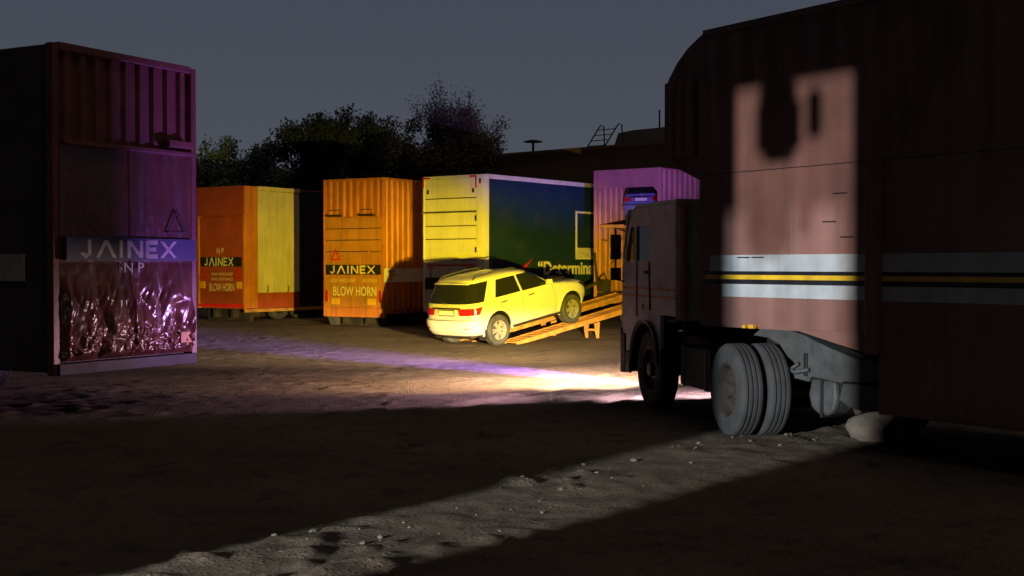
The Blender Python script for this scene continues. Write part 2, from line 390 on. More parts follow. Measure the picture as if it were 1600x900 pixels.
# crumpled door: a dented sheet
nu, nv = 170, 190; wd, z0, z1 = wA-.12, .72, 3.56
uu = np.linspace(0, wd, nu); vv = np.linspace(z0, z1, nv); U, V = np.meshgrid(uu, vv, indexing='ij')
low = np.clip((2.0-V)/.5, 0, 1)
def fold(x, y, sx, sy, seed): return np.abs(vnoise(x/sx, y/sy, 1.0, seed)-.5)*2
D = fold(U, V, .40, 1.0, 21)*.15*low + fold(U+V*.25, V, .22, .40, 22)*.06*low + (vnoise(U, V*.5, .6, 23)-.5)*.05*(.25+.75*low) + fold(U, V, .07, .06, 25)*.05*np.clip((1.25-V)/.3, 0, 1) + fold(U-V*.4, V, .09, .22, 26)*.022*low
D += .015*(np.abs(U-wd/2) < .02) + (vnoise(U, V, .9, 24)-.5)*.03
edge = np.minimum(np.minimum(U, wd-U), np.minimum(V-z0, z1-V)); D *= np.clip(edge/.08, 0, 1)
m = MB(); o = Vector((.02, wd/2, 0))
m.add([(.02-D[i, j], wd/2-U[i, j], V[i, j]) for i in range(nu) for j in range(nv)], [(i*nv+j, (i+1)*nv+j, (i+1)*nv+j+1, i*nv+j+1) for i in range(nu-1) for j in range(nv-1)])
dA = m.build('rear_door', 'crumpled_red_steel', tA, True)
m = MB(); m.box(-.075, -.0, -wA/2+.08, wA/2-.08, 2.02, 2.32); m.build('sign_band', 'navy_paint', tA)
block_word(1.72, .23, (-.078, .94, 2.055), RU, RV, RN, 'letter_grey', tA)
lettering('N P', .36, .13, (-.045, .16, 1.86), RU, RV, RN, 'letter_grey', tA)
m = MB(); m.box(-.07, .05, -wA/2+.06, wA/2-.06, 3.50, 3.56); m.box(-.12, .05, -1.12, -.62, 3.60, 3.70); m.build('ledge', 'maroon_steel', tA, bevel=.01)
m = MB(); m.box(-.03, .12, -wA/2, wA/2, .55, .70); m.build('rear_sill', 'chassis_black', tA, bevel=.01)
m = MB(); m.box(-.09, -.03, -1.1, -.86, 0.86, 1.02); m.build('tail_light', 'orange_panel', tA, bevel=.01)
tri_ring((-.022, -.86, 2.52), RU, RV, RN, .23, .020, 'black_plastic', tA)
m = MB(); m.box(3.0, 4.7, wA/2-.006, wA/2+.012, 1.75, 2.10); m.box(.6, 2.8, wA/2-.006, wA/2+.012, 1.75, 2.10); m.build('side_stripe', 'letter_grey', tA)
trailer_running_gear(tA, wA, 11.5, .58, bar=False, ax=(4.2, 5.5))

def rear_trailer(name, label, corner, h, w, L, ztop, zbot):
    lf = Vector((-h[1], h[0])); o = Vector(corner) + lf*(w/2)
    return thing(name, label, 'trailer', (o.x, o.y, 0), rotz_of(h))

# --- 2  red trailer with a cream side panel
w2, L2 = 2.4, 11; ZT2, ZB2 = 4.77, .42
t2 = rear_trailer('box_trailer', 'dull red box trailer with cream side door panel, behind the dark trailer at left', (-9.38, 45), (.55, .835), w2, L2, ZT2, ZB2)
m = MB(); m.box(.06, L2, -w2/2+.02, w2/2, ZB2, ZT2-.02); m.build('body', 'dull_red', t2, bevel=.02)
m = MB(); m.box(-.04, .06, -w2/2+.01, w2/2, 3.74, ZT2); m.build('rear_header', 'dull_red', t2, bevel=.02)
m = MB(); m.box(0, .055, -w2/2+.14, w2/2-.14, .62, 3.68); m.build('rear_door', 'dull_red', t2, bevel=.015)
for s in (-1, 1): MB().box(-.02, .06, s*(w2/2-.065)-.055, s*(w2/2-.065)+.055, ZB2, 3.735).build('corner_post', 'orange_steel', t2, bevel=.01)
m = MB(); m.box(.0, .6, -w2/2-.012, -w2/2+.03, ZB2+.02, ZT2-.01); m.build('side_frame', 'orange_steel', t2, bevel=.01)
m = MB(); m.box(.62, 2.75, -w2/2-.03, -w2/2+.018, .98, 4.62); m.build('side_door', 'cream_panel', t2, bevel=.015)
m = MB(); m.box(.61, 2.76, -w2/2-.07, -w2/2+.018, 4.625, ZT2); m.build('roof_rail', 'cream_panel', t2, bevel=.012)
for x in (1.05, 2.1):
    m = MB(); m.tube([(x, -w2/2-.03, 1.0), (x, -w2/2-.08, 1.03), (x, -w2/2-.08, 1.2), (x, -w2/2-.03, 1.24)], .018)
    m.build('door_handle', 'black_plastic', t2, True)
m = MB(); m.box(2.78, L2-.05, -w2/2-.02, -w2/2+.015, .45, ZT2-.05); m.build('side_shade_sheet', 'black_plastic', t2)  # dark sheet painting in the neighbouring trailer's shade on the red side
m = MB(); m.box(-.03, L2, -w2/2-.04, -w2/2+.04, .30, .415); m.build('side_rail', 'ramp_steel', t2, bevel=.01)
m = MB(); m.box(-.02, .05, -w2/2+.06, w2/2-.06, .48, .58); m.build('reflector_strip', 'reflector_red', t2)
m = MB(); m.box(-.005, .02, -w2/2+.16, w2/2-.16, 1.92, 2.26); m.build('sign_band', 'dark_navy', t2)
block_word(1.45, .30, (-.008, .82, 1.94), RU, RV, RN, 'letter_white', t2)
lettering('N P', .34, .2, (-.003, .20, 2.38), RU, RV, RN, 'letter_white', t2)
lettering('LONG VEHICLE KEEP', 1.1, .10, (-.003, .50, 1.60), RU, RV, RN, 'letter_white', t2)
lettering('SAFE DISTANCE', 1.1, .10, (-.003, .50, 1.42), RU, RV, RN, 'letter_white', t2)
lettering('BLOW HORN', 1.25, .28, (-.003, .58, 1.04), RU, RV, RN, 'letter_white', t2)
for y in (.92, -.92):
    MB().box(-.02, .03, y-.13, y+.13, 1.14, 1.38).build('reflector_plate', 'reflector_yellow', t2)
tri_ring((-.006, -.86, 1.62), RU, RV, RN, .27, .045, 'reflector_red', t2)
tri_ring((-.006, .86, 1.62), RU, RV, RN, .27, .045, 'reflector_red', t2)
trailer_running_gear(t2, w2, L2, .42)

# --- 3  orange corrugated trailer
w3, L3 = 2.4, 11; ZT3, ZB3 = 4.74, .30
t3 = rear_trailer('box_trailer', 'orange corrugated box trailer with warning triangle, left of the white and navy trailer', (-4.05, 40.5), (.5, .866), w3, L3, ZT3, ZB3)
m = MB(); m.box(.08, L3, -w3/2+.05, w3/2, ZB3+.1, ZT3-.02); m.build('body', 'orange_steel', t3, bevel=.01)
m = MB(); m.corr((.09, w3/2-.02, 3.52), RU, RV, RN, w3-.06, ZT3-3.56, .27, .07); m.build('rear_header', 'orange_steel', t3)
m = MB(); m.corr((.05, -w3/2+.04, .55), SU, SV, SN, L3-.1, ZT3-.6, .30, .05); m.build('side_wall', 'orange_steel', t3)
m = MB(); m.box(.035, .10, -w3/2+.12, w3/2-.07, .62, 3.50)
zz = [.62, 1.62, 2.02, 2.40, 2.77, 3.14, 3.50]
for z_, z__ in zip(zz, zz[1:]): m.box(.006, .036, -w3/2+.125, w3/2-.075, z_+.012, z__-.012)
m.build('rear_door', 'orange_panel', t3, bevel=.006)
for z in (2.40, 2.77, 3.14): MB().box(.0, .012, -w3/2+.13, w3/2-.08, z-.011, z+.011).build('door_seam', 'chassis_black', t3)
m = MB()
m.box(-.01, .1, -w3/2-.01, -w3/2+.11, ZB3, ZT3); m.box(-.01, .1, w3/2-.06, w3/2+.01, ZB3, ZT3)
m.box(-.012, .1, -w3/2+.112, w3/2-.062, ZT3-.06, ZT3+.005); m.box(-.012, .1, -w3/2+.112, w3/2-.062, ZB3, .60)
m.box(.1, L3, -w3/2-.012, -w3/2+.1, ZT3-.06, ZT3+.01)
m.build('rear_frame', 'orange_steel', t3, bevel=.01)
for y in (-.55, .75):
    m = MB(); m.box(-.13, .05, y-.28, y+.28, 3.53, 3.58); m.tube([(-.1, y-.26, 3.58), (-.02, y-.2, 3.74), (-.02, y+.2, 3.74), (-.1, y+.26, 3.58)], .014)
    m.build('step', 'chassis_black', t3)
m = MB(); m.box(-.004, .03, -w3/2+.13, w3/2-.08, 1.66, 1.98); m.build('sign_band', 'dark_navy', t3)
block_word(1.80, .26, (-.008, .94, 1.69), RU, RV, RN, 'letter_ochre', t3)
lettering('LONG VEHICLE KEEP', 1.0, .11, (-.0, .92, 1.42), RU, RV, RN, 'letter_ochre', t3)
lettering('SAFE DISTANCE', .56, .11, (-.0, -.36, 1.42), RU, RV, RN, 'letter_ochre', t3)
lettering('BLOW HORN', 1.72, .30, (-.0, .82, .98), RU, RV, RN, 'letter_white', t3, bold=.012)
for y in (.72, -.72): MB().box(-.012, .03, y-.16, y+.16, .70, .90).build('reflector_plate', 'reflector_yellow', t3)
tri_ring((-.0, .72, 2.25), RU, RV, RN, .25, .045, 'reflector_red', t3)
tri_ring((-.0, -.62, 2.22), RU, RV, RN, .25, .03, 'orange_steel', t3)
for y in (1.08, -1.06): MB().box(-.03, .03, y-.04, y+.04, .78, 1.15).build('tail_light', 'tail_light_red', t3)
m = MB(); m.box(-.02, 2.6, -w3/2-.022, -w3/2-.012, 1.42, 1.86); m.build('side_stripe', 'letter_white', t3)
lettering('F', .28, .34, (.28, -w3/2-.025, 1.47), SU, SV, SN, 'orange_steel', t3, bold=.05)
m = MB(); m.prism([(-.3, .02), (.3, .02), (.5, .34), (.34, .36), (.16, .2), (-.16, .2), (-.34, .36), (-.5, .34)], (.5, .82, 0), (1, 0, 0), RV, (0, 1, 0), .26); m.build('mud_guard', 'gooseneck_grey', t3)
trailer_running_gear(t3, w3, L3, .40)

# --- 4  white and navy trailer
w4, L4 = 2.4, 11; ZT4 = 4.69
t4 = rear_trailer('box_trailer', 'box trailer with white rear shutter and navy lettered side, behind the white car', (-.824, 38.3), (.595, .804), w4, L4, ZT4, .5)
m = MB(); m.box(.10, L4, -w4/2+.012, w4/2, .55, ZT4-.015); m.build('body', 'white_paint', t4, bevel=.01)
m = MB(); m.box(.02, .10, -w4/2+.30, w4/2-.08, .6, 4.60)
zc = .6
for z in (1.55, 2.10, 2.75, 3.15, 3.62, 4.02): m.box(.006, .1, -w4/2+.30, w4/2-.08, z+.012, z+.40 if z > 3.5 else z+.36)
m.build('rear_door', 'white_paint', t4, bevel=.012)
m = MB(); m.box(-.02, .10, -w4/2-.005, -w4/2+.29, .55, ZT4); m.box(-.02, .1, w4/2-.075, w4/2, .55, ZT4)
m.box(-.022, .1, -w4/2+.292, w4/2-.077, 4.605, ZT4+.003); m.box(-.02, 0.10, -w4/2+.292, w4/2-.077, .5, .62)
m.build('rear_frame', 'white_paint', t4, bevel=.012)
for z in (2.12, 2.76, 3.16, 4.0): MB().box(-.002, .012, -w4/2+.31, w4/2-.09, z-.014, z+.014).build('shutter_seam', 'chassis_black', t4)
m = MB(); m.box(-.06, .03, -w4/2+.28, w4/2+.06, 3.56, 3.60); m.build('shutter_bar', 'gooseneck_grey', t4)
m = MB(); m.box(.24, L4, -w4/2-.006, -w4/2+.02, .75, ZT4-.13); m.build('side_panel', 'navy_paint', t4)
m = MB(); m.box(.10, L4, -w4/2-.03, -w4/2+.03, ZT4-.125, ZT4+.012); m.build('roof_rail', 'white_paint', t4, bevel=.01)
for (a, b, c, d, e_) in ((w4/2-.30, w4/2+.004, w4/2-.045, w4/2+.004, .35), (-w4/2+.28, -w4/2+.55, -w4/2+.28, -w4/2+.32, .40)):
    m = MB(); m.box(-.03, -.018, a, b, ZT4-.07, ZT4-.02); m.box(-.031, -.018, c, d, ZT4-e_, ZT4-.0701); m.build('corner_mark', 'reflector_red', t4)
m = MB(); m.box(-.012, .01, -w4/2+.36, w4/2-.16, 1.94, 1.985)
for y in (.9, -.68): m.box(-.012, .01, y-.11, y+.11, 1.865, 1.90); m.box(-.013, .01, y-.015, y+.015, 1.55, 1.863)
m.build('reflector_strip', 'reflector_red', t4)
for (xa, xb, ya, yb, za, zb) in [(-.03, -.006, y-.03, y+.03, 4.15, 4.28) for y in (w4/2-.2, -w4/2+.42)] + [(-.04, -.018, -w4/2+.12, -w4/2+.17, 4.42, 4.56)] + [(-.04, -.018, -w4/2+.29, -w4/2+.34, z, z+.16) for z in (2.35, 3.3)]:
    MB().box(xa, xb, ya, yb, za, zb).build('hinge', 'black_plastic', t4)
m = MB(); m.box(-.05, .0, -w4/2+.34, w4/2-.12, 1.22, 1.58); m.build('sign_band', 'black_plastic', t4)
block_word(1.0, .19, (-.053, .58, 1.31), RU, RV, RN, 'letter_ochre', t4)
lettering('“Determination”', 4.55, .44, (2.75, -w4/2-.012, 1.66), SU, SV, SN, 'letter_white', t4, bold=.03)
m = MB()
x0, x1, za, zb_ = 4.9, 7.3, 2.16, 3.75
m.box(x0, x1, -w4/2-.016, -w4/2-.002, za, za+.07); m.box(x0, x1, -w4/2-.016, -w4/2-.002, zb_-.07, zb_); m.box(x0, x0+.09, -w4/2-.017, -w4/2-.002, za+.072, zb_-.072); m.box(x1-.09, x1, -w4/2-.017, -w4/2-.002, za+.072, zb_-.072)
m.build('window_frame', 'letter_white', t4)
m = MB(); m.box(x0+.095, x1-.095, -w4/2-.012, -w4/2-.002, za+.075, za+.38); m.build('window_panel', 'letter_grey', t4)
m = MB(); m.prism([(0, 0), (1.25, .62), (.75, .22)], (1.2, -w4/2-.014, 1.55), SU, SV, SN, .004); m.build('emblem', 'reflector_red', t4)
trailer_running_gear(t4, w4, L4, .5)

# --- 5  open car carrier the white car is climbing into
w5, L5 = 2.36, 12; ZT5 = 4.90; LD, UD = 1.12, 3.22
h5 = (.60, .80); lf5 = Vector((-.8, .6)); o5 = Vector((4.47, 38.5)) + lf5*(w5/2)
t5 = thing('car_carrier_trailer', 'double deck car carrier trailer with open rear and dark car on upper deck', 'trailer', (o5.x, o5.y, 0), rotz_of(h5))
m = MB(); m.corr((.06, -w5/2+.02, LD-.3), SU, SV, SN, L5, ZT5-LD+.28, .32, .045); m.corr((.06, -w5/2+.045, LD+.02), SU, SV, (0, 1, 0), L5-.1, ZT5-LD-.1, .32, .04)
m.build('right_wall', 'carrier_steel', t5)
m = MB(); m.corr((.06, w5/2-.02, LD-.3), SU, SV, (0, 1, 0), L5, ZT5-LD+.28, .32, .045); m.corr((.06, w5/2-.045, LD+.02), SU, SV, (0, -1, 0), L5-.1, ZT5-LD-.1, .32, .04)
m.build('left_wall', 'carrier_steel', t5)
m = MB(); m.box(0, L5, -w5/2-.01, w5/2+.01, ZT5-.06, ZT5); m.build('roof', 'carrier_steel', t5)
m = MB(); m.box(L5-.1, L5+.02, -w5/2, w5/2, LD-.3, ZT5-.07); m.build('front_wall', 'carrier_steel', t5)
m = MB(); m.box(-.03, L5-.12, -w5/2+.1, w5/2-.1, LD-.12, LD); m.build('lower_deck', 'chassis_black', t5)
m = MB(); m.box(.12, L5-.12, -w5/2+.1, w5/2-.1, UD-.10, UD); m.build('upper_deck', 'ramp_steel', t5)
m = MB()
m.box(-.04, .055, -w5/2-.02, w5/2+.02, 4.34, ZT5+.005)
for s in (-1, 1): m.box(-.038, .055, s*(w5/2-.04)-.06, s*(w5/2-.04)+.06, LD-.32, 4.338); m.prism([(0, 0), (.16, 0), (0, -.16)], (-.034, s*(w5/2-.10), 4.338), (0, -s, 0), RV, (1, 0, 0), .08)
m.build('rear_frame', 'carrier_steel', t5, bevel=.01)
m = MB(); m.box(-.02, .06, -w5/2+.1, w5/2-.1, LD-.34, LD-.125); m.build('rear_sill', 'ramp_steel', t5)
m = MB()
for y in (w5/2-.32, -.1):
    m.tube([(.35, y, LD), (.35, y, UD-.1)], .035)
m.tube([(.3, w5/2-.3, 1.9), (.3, w5/2-.8, 2.2), (.3, -.1, 2.6)], .02); m.tube([(.2, w5/2-.15, 2.75), (.2, w5/2-.7, 2.62), (.2, 0, 2.78)], .018)
m.build('deck_post', 'ramp_steel', t5, True)
m = MB(); m.tube([(-.06, w5/2-.18, 1.15), (-.12, w5/2-.12, 1.8), (-.10, w5/2-.06, 2.35)], .04); m.box(-.16, -.02, w5/2-.62, w5/2-.2, 1.15, 1.5)
m.tube([(-.1, w5/2-.65, 1.2), (-.15, w5/2-.45, 1.72), (-.1, w5/2-.2, 1.55)], .03); m.tube([(-.1, w5/2-.3, 1.5), (-.25, w5/2+.15, 1.25)], .05)
m.build('winch', 'chassis_black', t5)
m = MB(); m.box(.45, .5, -.45, .05, .52, .86); m.build('mud_flap', 'white_paint', t5)
trailer_running_gear(t5, w5, L5, LD-.12)

# ------------------------------------------------------------------ cars
TAB = np.array([  # z, rear x, front x, half width
 (.34,-.74,3.38,.78),(.40,-.86,3.56,.86),(.50,-.915,3.66,.90),(.62,-.945,3.72,.918),(.70,-.95,3.74,.92),(.755,-.945,3.745,.92),(.785,-.90,3.745,.918),
 (.81,-.865,3.74,.916),(.90,-.86,3.72,.916),(.98,-.85,3.67,.91),(1.03,-.845,3.58,.905),(1.07,-.84,3.44,.902),(1.11,-.835,3.18,.896),(1.145,-.83,2.90,.89),(1.17,-.82,2.66,.88),
 (1.195,-.815,2.50,.872),(1.22,-.805,2.41,.862),(1.30,-.775,2.25,.83),(1.40,-.73,2.07,.792),(1.50,-.685,1.88,.755),(1.58,-.645,1.72,.725),(1.64,-.615,1.58,.70),
 (1.68,-.60,1.44,.672),(1.71,-.56,1.28,.63),(1.735,-.48,1.10,.56),(1.755,-.36,.92,.46),(1.772,-.18,.72,.30),(1.782,.05,.5,.12),(1.785,.2,.35,.02)])
def prm(z):
    xr, xf, b = (np.interp(z, TAB[:, 0], TAB[:, i]) for i in (1, 2, 3))
    Ln = xf-xr
    return xr, xf, b, min(.42, Ln*.3), min(.95 if z < 1.12 else .62, Ln*.4)
NR, NF = 3.4, 2.7
def S(u, z):
    xr, xf, b, Rr, Rf = prm(z)
    if u < .3:
        a = u/.3*math.pi/2; return xr + Rr*(1-max(0, math.cos(a))**(2/NR)), b*math.sin(a)**(2/NR)
    if u <= .7:
        return xr+Rr + (u-.3)/.4*(xf-Rf-xr-Rr), b
    a = (1-u)/.3*math.pi/2; return xf - Rf*(1-max(0, math.cos(a))**(2/NF)), b*math.sin(a)**(2/NF)
def yat(x, z):
    xr, xf, b, Rr, Rf = prm(z)
    if x < xr+Rr:
        c = 1-min(1, max(0, x-xr)/Rr); s = math.sqrt(max(0, 1-(c**(NR/2))**2)); return b*s**(2/NR)
    if x > xf-Rf:
        c = 1-min(1, max(0, xf-x)/Rf); s = math.sqrt(max(0, 1-(c**(NF/2))**2)); return b*s**(2/NF)
    return b
def u_at_y(y, z):   # rear corner
    xr, xf, b, Rr, Rf = prm(z); return math.asin(min(1, y/b)**(NR/2))/(math.pi/2)*.3
def u_at_x(x, z):
    xr, xf, b, Rr, Rf = prm(z)
    if x < xr+Rr: return math.acos(min(1, max(0, (1-(x-xr)/Rr)))**(NR/2))/(math.pi/2)*.3
    return .3 + (x-xr-Rr)/(xf-Rf-xr-Rr)*.4
def grid_mesh(P, nu, nv): return P, [(i*nv+j, (i+1)*nv+j, (i+1)*nv+j+1, i*nv+j+1) for i in range(nu-1) for j in range(nv-1)]
def side_patch(mb, x0b, x1b, z0, x0t, x1t, z1, sgn, off=.006, nu=12, nv=8):
    P = []
    for i in range(nu):
        for j in range(nv):
            b = j/(nv-1); a = i/(nu-1); z = z0+(z1-z0)*b; x = (x0b+(x0t-x0b)*b)*(1-a) + (x1b+(x1t-x1b)*b)*a
            P.append((x, sgn*(yat(x, z)+off), z+off*.3))
    mb.add(*grid_mesh(P, nu, nv))
def u_patch(mb, ua, ub, z0, z1, off=.006, nu=14, nv=8, mir=1, zc=None):
    """ua, ub functions of v in 0..1"""
    P = []
    for i in range(nu):
        for j in range(nv):
            v = j/(nv-1); u = ua(v) + (ub(v)-ua(v))*i/(nu-1); z = z0+(z1-z0)*v
            x, y = S(min(1, abs(u)), z); sy = mir*(1 if u >= 0 else -1)
            x2, y2 = S(min(1, abs(u)+.004), z); tx, ty = x2-x, y2-y; ln = math.hypot(tx, ty) or 1
            P.append((x - ty/ln*off, sy*(y + tx/ln*off), z+off*.25))
    mb.add(*grid_mesh(P, nu, nv))
def wheel_car(parent, x, y, side, Rr=.385, w=.25):
    h = w/2
    prof = [(Rr*.62, -h*.85), (Rr*.75, -h), (Rr*.9, -h*.97), (Rr*.98, -h*.8), (Rr, -h*.6), (Rr, -h*.1), (Rr*.985, -h*.05), (Rr*.985, h*.05), (Rr, h*.1), (Rr, h*.6), (Rr*.98, h*.8), (Rr*.9, h*.97), (Rr*.75, h), (Rr*.62, h*.85), (Rr*.62, -h*.85)]
    t = MB().lathe(prof, (x, y, Rr), seg=40).build('wheel', 'dusty_rubber', parent, True, 50)
    s = side; m = MB()
    m.lathe([(Rr*.63, s*h*.88), (Rr*.60, s*h*.86), (Rr*.57, s*h*.5), (Rr*.55, -s*h*.5)], (x, y, Rr), seg=36)
    m.lathe([(.001, s*h*.72), (.055, s*h*.72), (.065, s*h*.6), (.065, s*h*.2)], (x, y, Rr), seg=18)
    for k in range(12):
        a = 2*math.pi*(k//2)/6 + (.17 if k % 2 else -.17); ca, sa = math.cos(a), math.sin(a)
        u, v = Vector((ca, 0, sa)), Vector((-sa, 0, ca))
        m.prism([(.05, -.017), (Rr*.59, -.021), (Rr*.59, .021), (.05, .017)], (x, y+s*h*.5, Rr), u, v, (0, s, 0), h*.3)
    m.build('rim', 'alloy', t, True, 35)
    m = MB(); m.lathe([(Rr*.55, s*h*.1), (.001, s*h*.1)], (x, y, Rr), seg=24); m.build('brake_disc', 'steel_rim', t)
    return t
def make_car(name, label, loc, rotz, pitch, body, scale=1.0, detail=True):
    t = thing(name, label, 'car', loc, rotz, pitch); t.scale = (scale,)*3
    zs = np.unique(np.concatenate([TAB[:, 0], np.linspace(.34, 1.70, 42)]))
    us = np.concatenate([np.linspace(0, .3, 17), np.linspace(.3, .7, 22)[1:], np.linspace(.7, 1, 18)[1:]])
    V = []; F = []; nu = len(us); ring = 2*nu-2
    for z in zs:
        half = [S(u, z) for u in us]
        V += [(x, y, z) for x, y in half] + [(x, -y, z) for x, y in half[-2:0:-1]]
    for k in range(len(zs)-1):
        for i in range(ring): F.append((k*ring+i, k*ring+(i+1) % ring, (k+1)*ring+(i+1) % ring, (k+1)*ring+i))
    F.append(tuple(range(ring))[::-1]); F.append(tuple((len(zs)-1)*ring+i for i in range(ring)))
    mb = MB(); mb.add(V, F); ob = mb.build('body', body, t, True)
    cut = MB()
    for ax in (0, 2.745):
        for s in (-1, 1): cut.lathe([(.001, s*.52), (.47, s*.52), (.47, s*1.1), (.001, s*1.1)], (ax, 0, .40), seg=40)
    co = cut.build('cutter', 'black_plastic'); co.parent = t
    md = ob.modifiers.new('arches', 'BOOLEAN'); md.object = co; md.operation = 'DIFFERENCE'; md.solver = 'EXACT'
    bpy.context.view_layer.update()
    me = bpy.data.meshes.new_from_object(ob.evaluated_get(bpy.context.evaluated_depsgraph_get()))
    ob.modifiers.clear(); ob.data = me; bpy.data.objects.remove(co)
    me.materials.clear(); me.materials.append(M[body]); me.materials.append(M['black_plastic'])
    for p in me.polygons:
        c = p.center; inw = any(math.hypot(c.x-ax, c.z-.40) < .474 for ax in (0, 2.745)) and abs(c.y) < .90 and abs(c.y) > .45
        p.material_index = 1 if (inw or c.z < .345) else 0
    me.polygons.foreach_set('use_smooth', [True]*len(me.polygons)); me.set_sharp_from_angle(angle=R(38))
    # glazing
    m = MB(); u_patch(m, lambda v: -u_at_x(-.38+.36*v, 1.17+.46*v), lambda v: u_at_x(-.38+.36*v, 1.17+.46*v), 1.17, 1.625, nu=60, nv=10); m.build('rear_window', 'car_glass', ob, True)
    for s in (-1, 1):
        m = MB(); side_patch(m, .02, .93, 1.19, .25, .90, 1.60, s); m.build('door_window', 'car_glass', ob, True)
        m = MB(); side_patch(m, 1.00, 2.03, 1.19, .97, 1.52, 1.60, s); m.build('door_window', 'car_glass', ob, True)
        m = MB(); side_patch(m, .932, .998, 1.185, .902, .968, 1.61, s, .0065, 3, 6); m.build('door_pillar', 'black_plastic' if body == 'car_blue' else body, ob)
    m = MB(); u_patch(m, lambda v: 1-.0001, lambda v: .79+.0*v, 1.23, 1.615, nu=16); u_patch(m, lambda v: 1-.0001, lambda v: .79, 1.23, 1.615, nu=16, mir=-1); m.build('windscreen', 'car_glass', ob, True)
    # lamps
    for s in (-1, 1):
        m = MB(); u_patch(m, lambda v: u_at_y(.46-.04*v, .9), lambda v: u_at_x(-.60+.10*v, .95), .885, 1.055, .018, 14, 6, s); m.build('tail_light', 'tail_light_red', ob, True)
        m = MB(); u_patch(m, lambda v: .90-.02*v, lambda v: .80-.03*v, .88, 1.02, .008, 8, 5, s); m.build('head_light', 'car_glass', ob, True)
        m = MB(); u_patch(m, lambda v: u_at_y(.62, .6), lambda v: u_at_y(.78, .6), .56, .585, .008, 6, 3, s); m.build('reflector', 'tail_light_red', ob)
    # tailgate fittings
    xr = lambda z: prm(z)[0]
    m = MB(); m.box(xr(1.05)-.03, xr(1.05)+.04, -.47, .47, 1.045, 1.085); m.build('chrome_strip', 'chassis_black', ob, bevel=.008)
    pl = MB().box(xr(.95)-.022, xr(.95)+.02, -.26, .26, .90, 1.015).build('number_plate', 'plate_white', ob)
    MB().box(xr(.95)-.017, xr(.95)+.02, -.285, .285, .875, 1.035).build('plate_frame', 'black_plastic', ob, bevel=.006)
    m = MB(); m.box(xr(.95)-.010, xr(.95)+.02, -.34, .34, .86, 1.04); m.build('plate_recess', body, ob, bevel=.01)
    m = MB(); m.lathe([(.045, 0), (.058, 0), (.058, .01), (.045, .01), (.045, 0)], (xr(1.12)-.016, 0, 1.125), axis='X', seg=20); m.build('emblem', 'alloy', ob)
    m = MB(); m.tube([(xr(1.19)-.02, -.02, 1.165), (xr(1.25)-.025, .03, 1.22), (xr(1.27)-.02, .42, 1.27)], .011); m.build('wiper', 'black_plastic', ob)
    m = MB()
    P = []
    for y in np.linspace(-.60, .60, 13):
        k = 1-(abs(y)/.60)**3*.55
        for (dx, z) in ((.10, 1.705), (-.12*k, 1.672), (-.13*k, 1.650), (-.02*k, 1.638), (.10, 1.66)): P.append((-.60+dx+(abs(y)/.6)**2*.05, y, z-(abs(y)/.6)**2*.03))
    m.add(P, [(i*5+j, (i+1)*5+j, (i+1)*5+(j+1) % 5, i*5+(j+1) % 5) for i in range(12) for j in range(5)]+[(0,1,2,3,4),(60,61,62,63,64)]); m.build('spoiler', body, ob, True, 50)
    # seams
    def seam(pts, s):
        m = MB()
        for (xa, za), (xb, zb) in zip(pts, pts[1:]):
            d = Vector((xb-xa, zb-za)).normalized()*1; nx, nz = -d.y*.005, d.x*.005; k = 8
            P = []
            for i in range(k+1):
                f = i/k; x = xa+(xb-xa)*f; z = za+(zb-za)*f
                for q in (-1, 1): P.append((x+nx*q, s*(yat(x+nx*q, z+nz*q)+.003), z+nz*q))
            m.add(P, [(2*i, 2*i+2, 2*i+3, 2*i+1) for i in range(k)])
        m.build('panel_seam', 'black_plastic', ob)
    for s in (-1, 1):
        seam([(.96, 1.18), (.96, .45)], s); seam([(2.08, 1.17), (2.14, .80), (2.12, .45)], s); seam([(.0, 1.18), (.12, 1.0), (.46, .80), (.50, .45)], s)
    for s in (-1, 1):
        P = []; m = MB()
        for z in np.linspace(.80, 1.16, 8):
            for q in (-.004, .004):
                u = u_at_y(.74+q, z); x, y = S(u, z); P.append((x-.004, s*y, z))
        m.add(P, [(2*i, 2*i+2, 2*i+3, 2*i+1) for i in range(7)]); m.build('panel_seam', 'black_plastic', ob)
    m = MB(); u_patch(m, lambda v: -u_at_y(.86, .78), lambda v: u_at_y(.86, .78), .772, .782, .004, 30, 2); m.build('bumper_seam', 'black_plastic', ob)
    for s in (-1, 1):
        for x in (.16, 1.16):
            m = MB(); m.tube([(x, s*(.905), 1.045), (x+.02, s*.938, 1.05), (x+.19, s*.938, 1.06), (x+.21, s*.905, 1.06)], .014); m.build('door_handle', 'chassis_black', ob, True)
        m = MB(); m.tube([(-.42, s*.60, 1.70), (-.30, s*.60, 1.765), (.5, s*.605, 1.80), (1.0, s*.60, 1.775), (1.15, s*.59, 1.715)], .019); m.build('roof_rail', 'gooseneck_grey', ob, True)
        m = MB(); m.box(.50, 2.25, s*.90-.055, s*.90+.055, .355, .41); m.build('running_board', 'black_plastic', ob, bevel=.015)
        m = MB(); m.box(1.86, 1.97, s*.97-.085, s*.97+.085, 1.20, 1.33); m.box(1.90, 1.95, s*.88-.03, s*.88+.03, 1.19, 1.23); m.build('wing_mirror', body, ob, bevel=.03)
        for ax in (0, 2.745):
            P = []; n = 20
            for i in range(n+1):
                a = R(-8) + (math.pi+R(16))*i/n
                for r, d in ((.468, -.02), (.468, .022), (.50, .026), (.545, .003)):
                    x = ax+math.cos(a)*r; z = .40+math.sin(a)*r; P.append((x, s*(yat(x, max(z, .42))+d), z))
            m = MB(); m.add(P, [(i*4+j, (i+1)*4+j, (i+1)*4+j+1, i*4+j+1) for i in range(n) for j in range(3)]); m.build('arch_flare', body, ob, True, 60)
        for ax in (0, 2.745): wheel_car(t, ax, s*.80, s)
        m = MB(); m.box(-.50, -.47, s*.80-.12, s*.80+.12, .22, .52); m.build('mud_flap', 'black_plastic', ob)
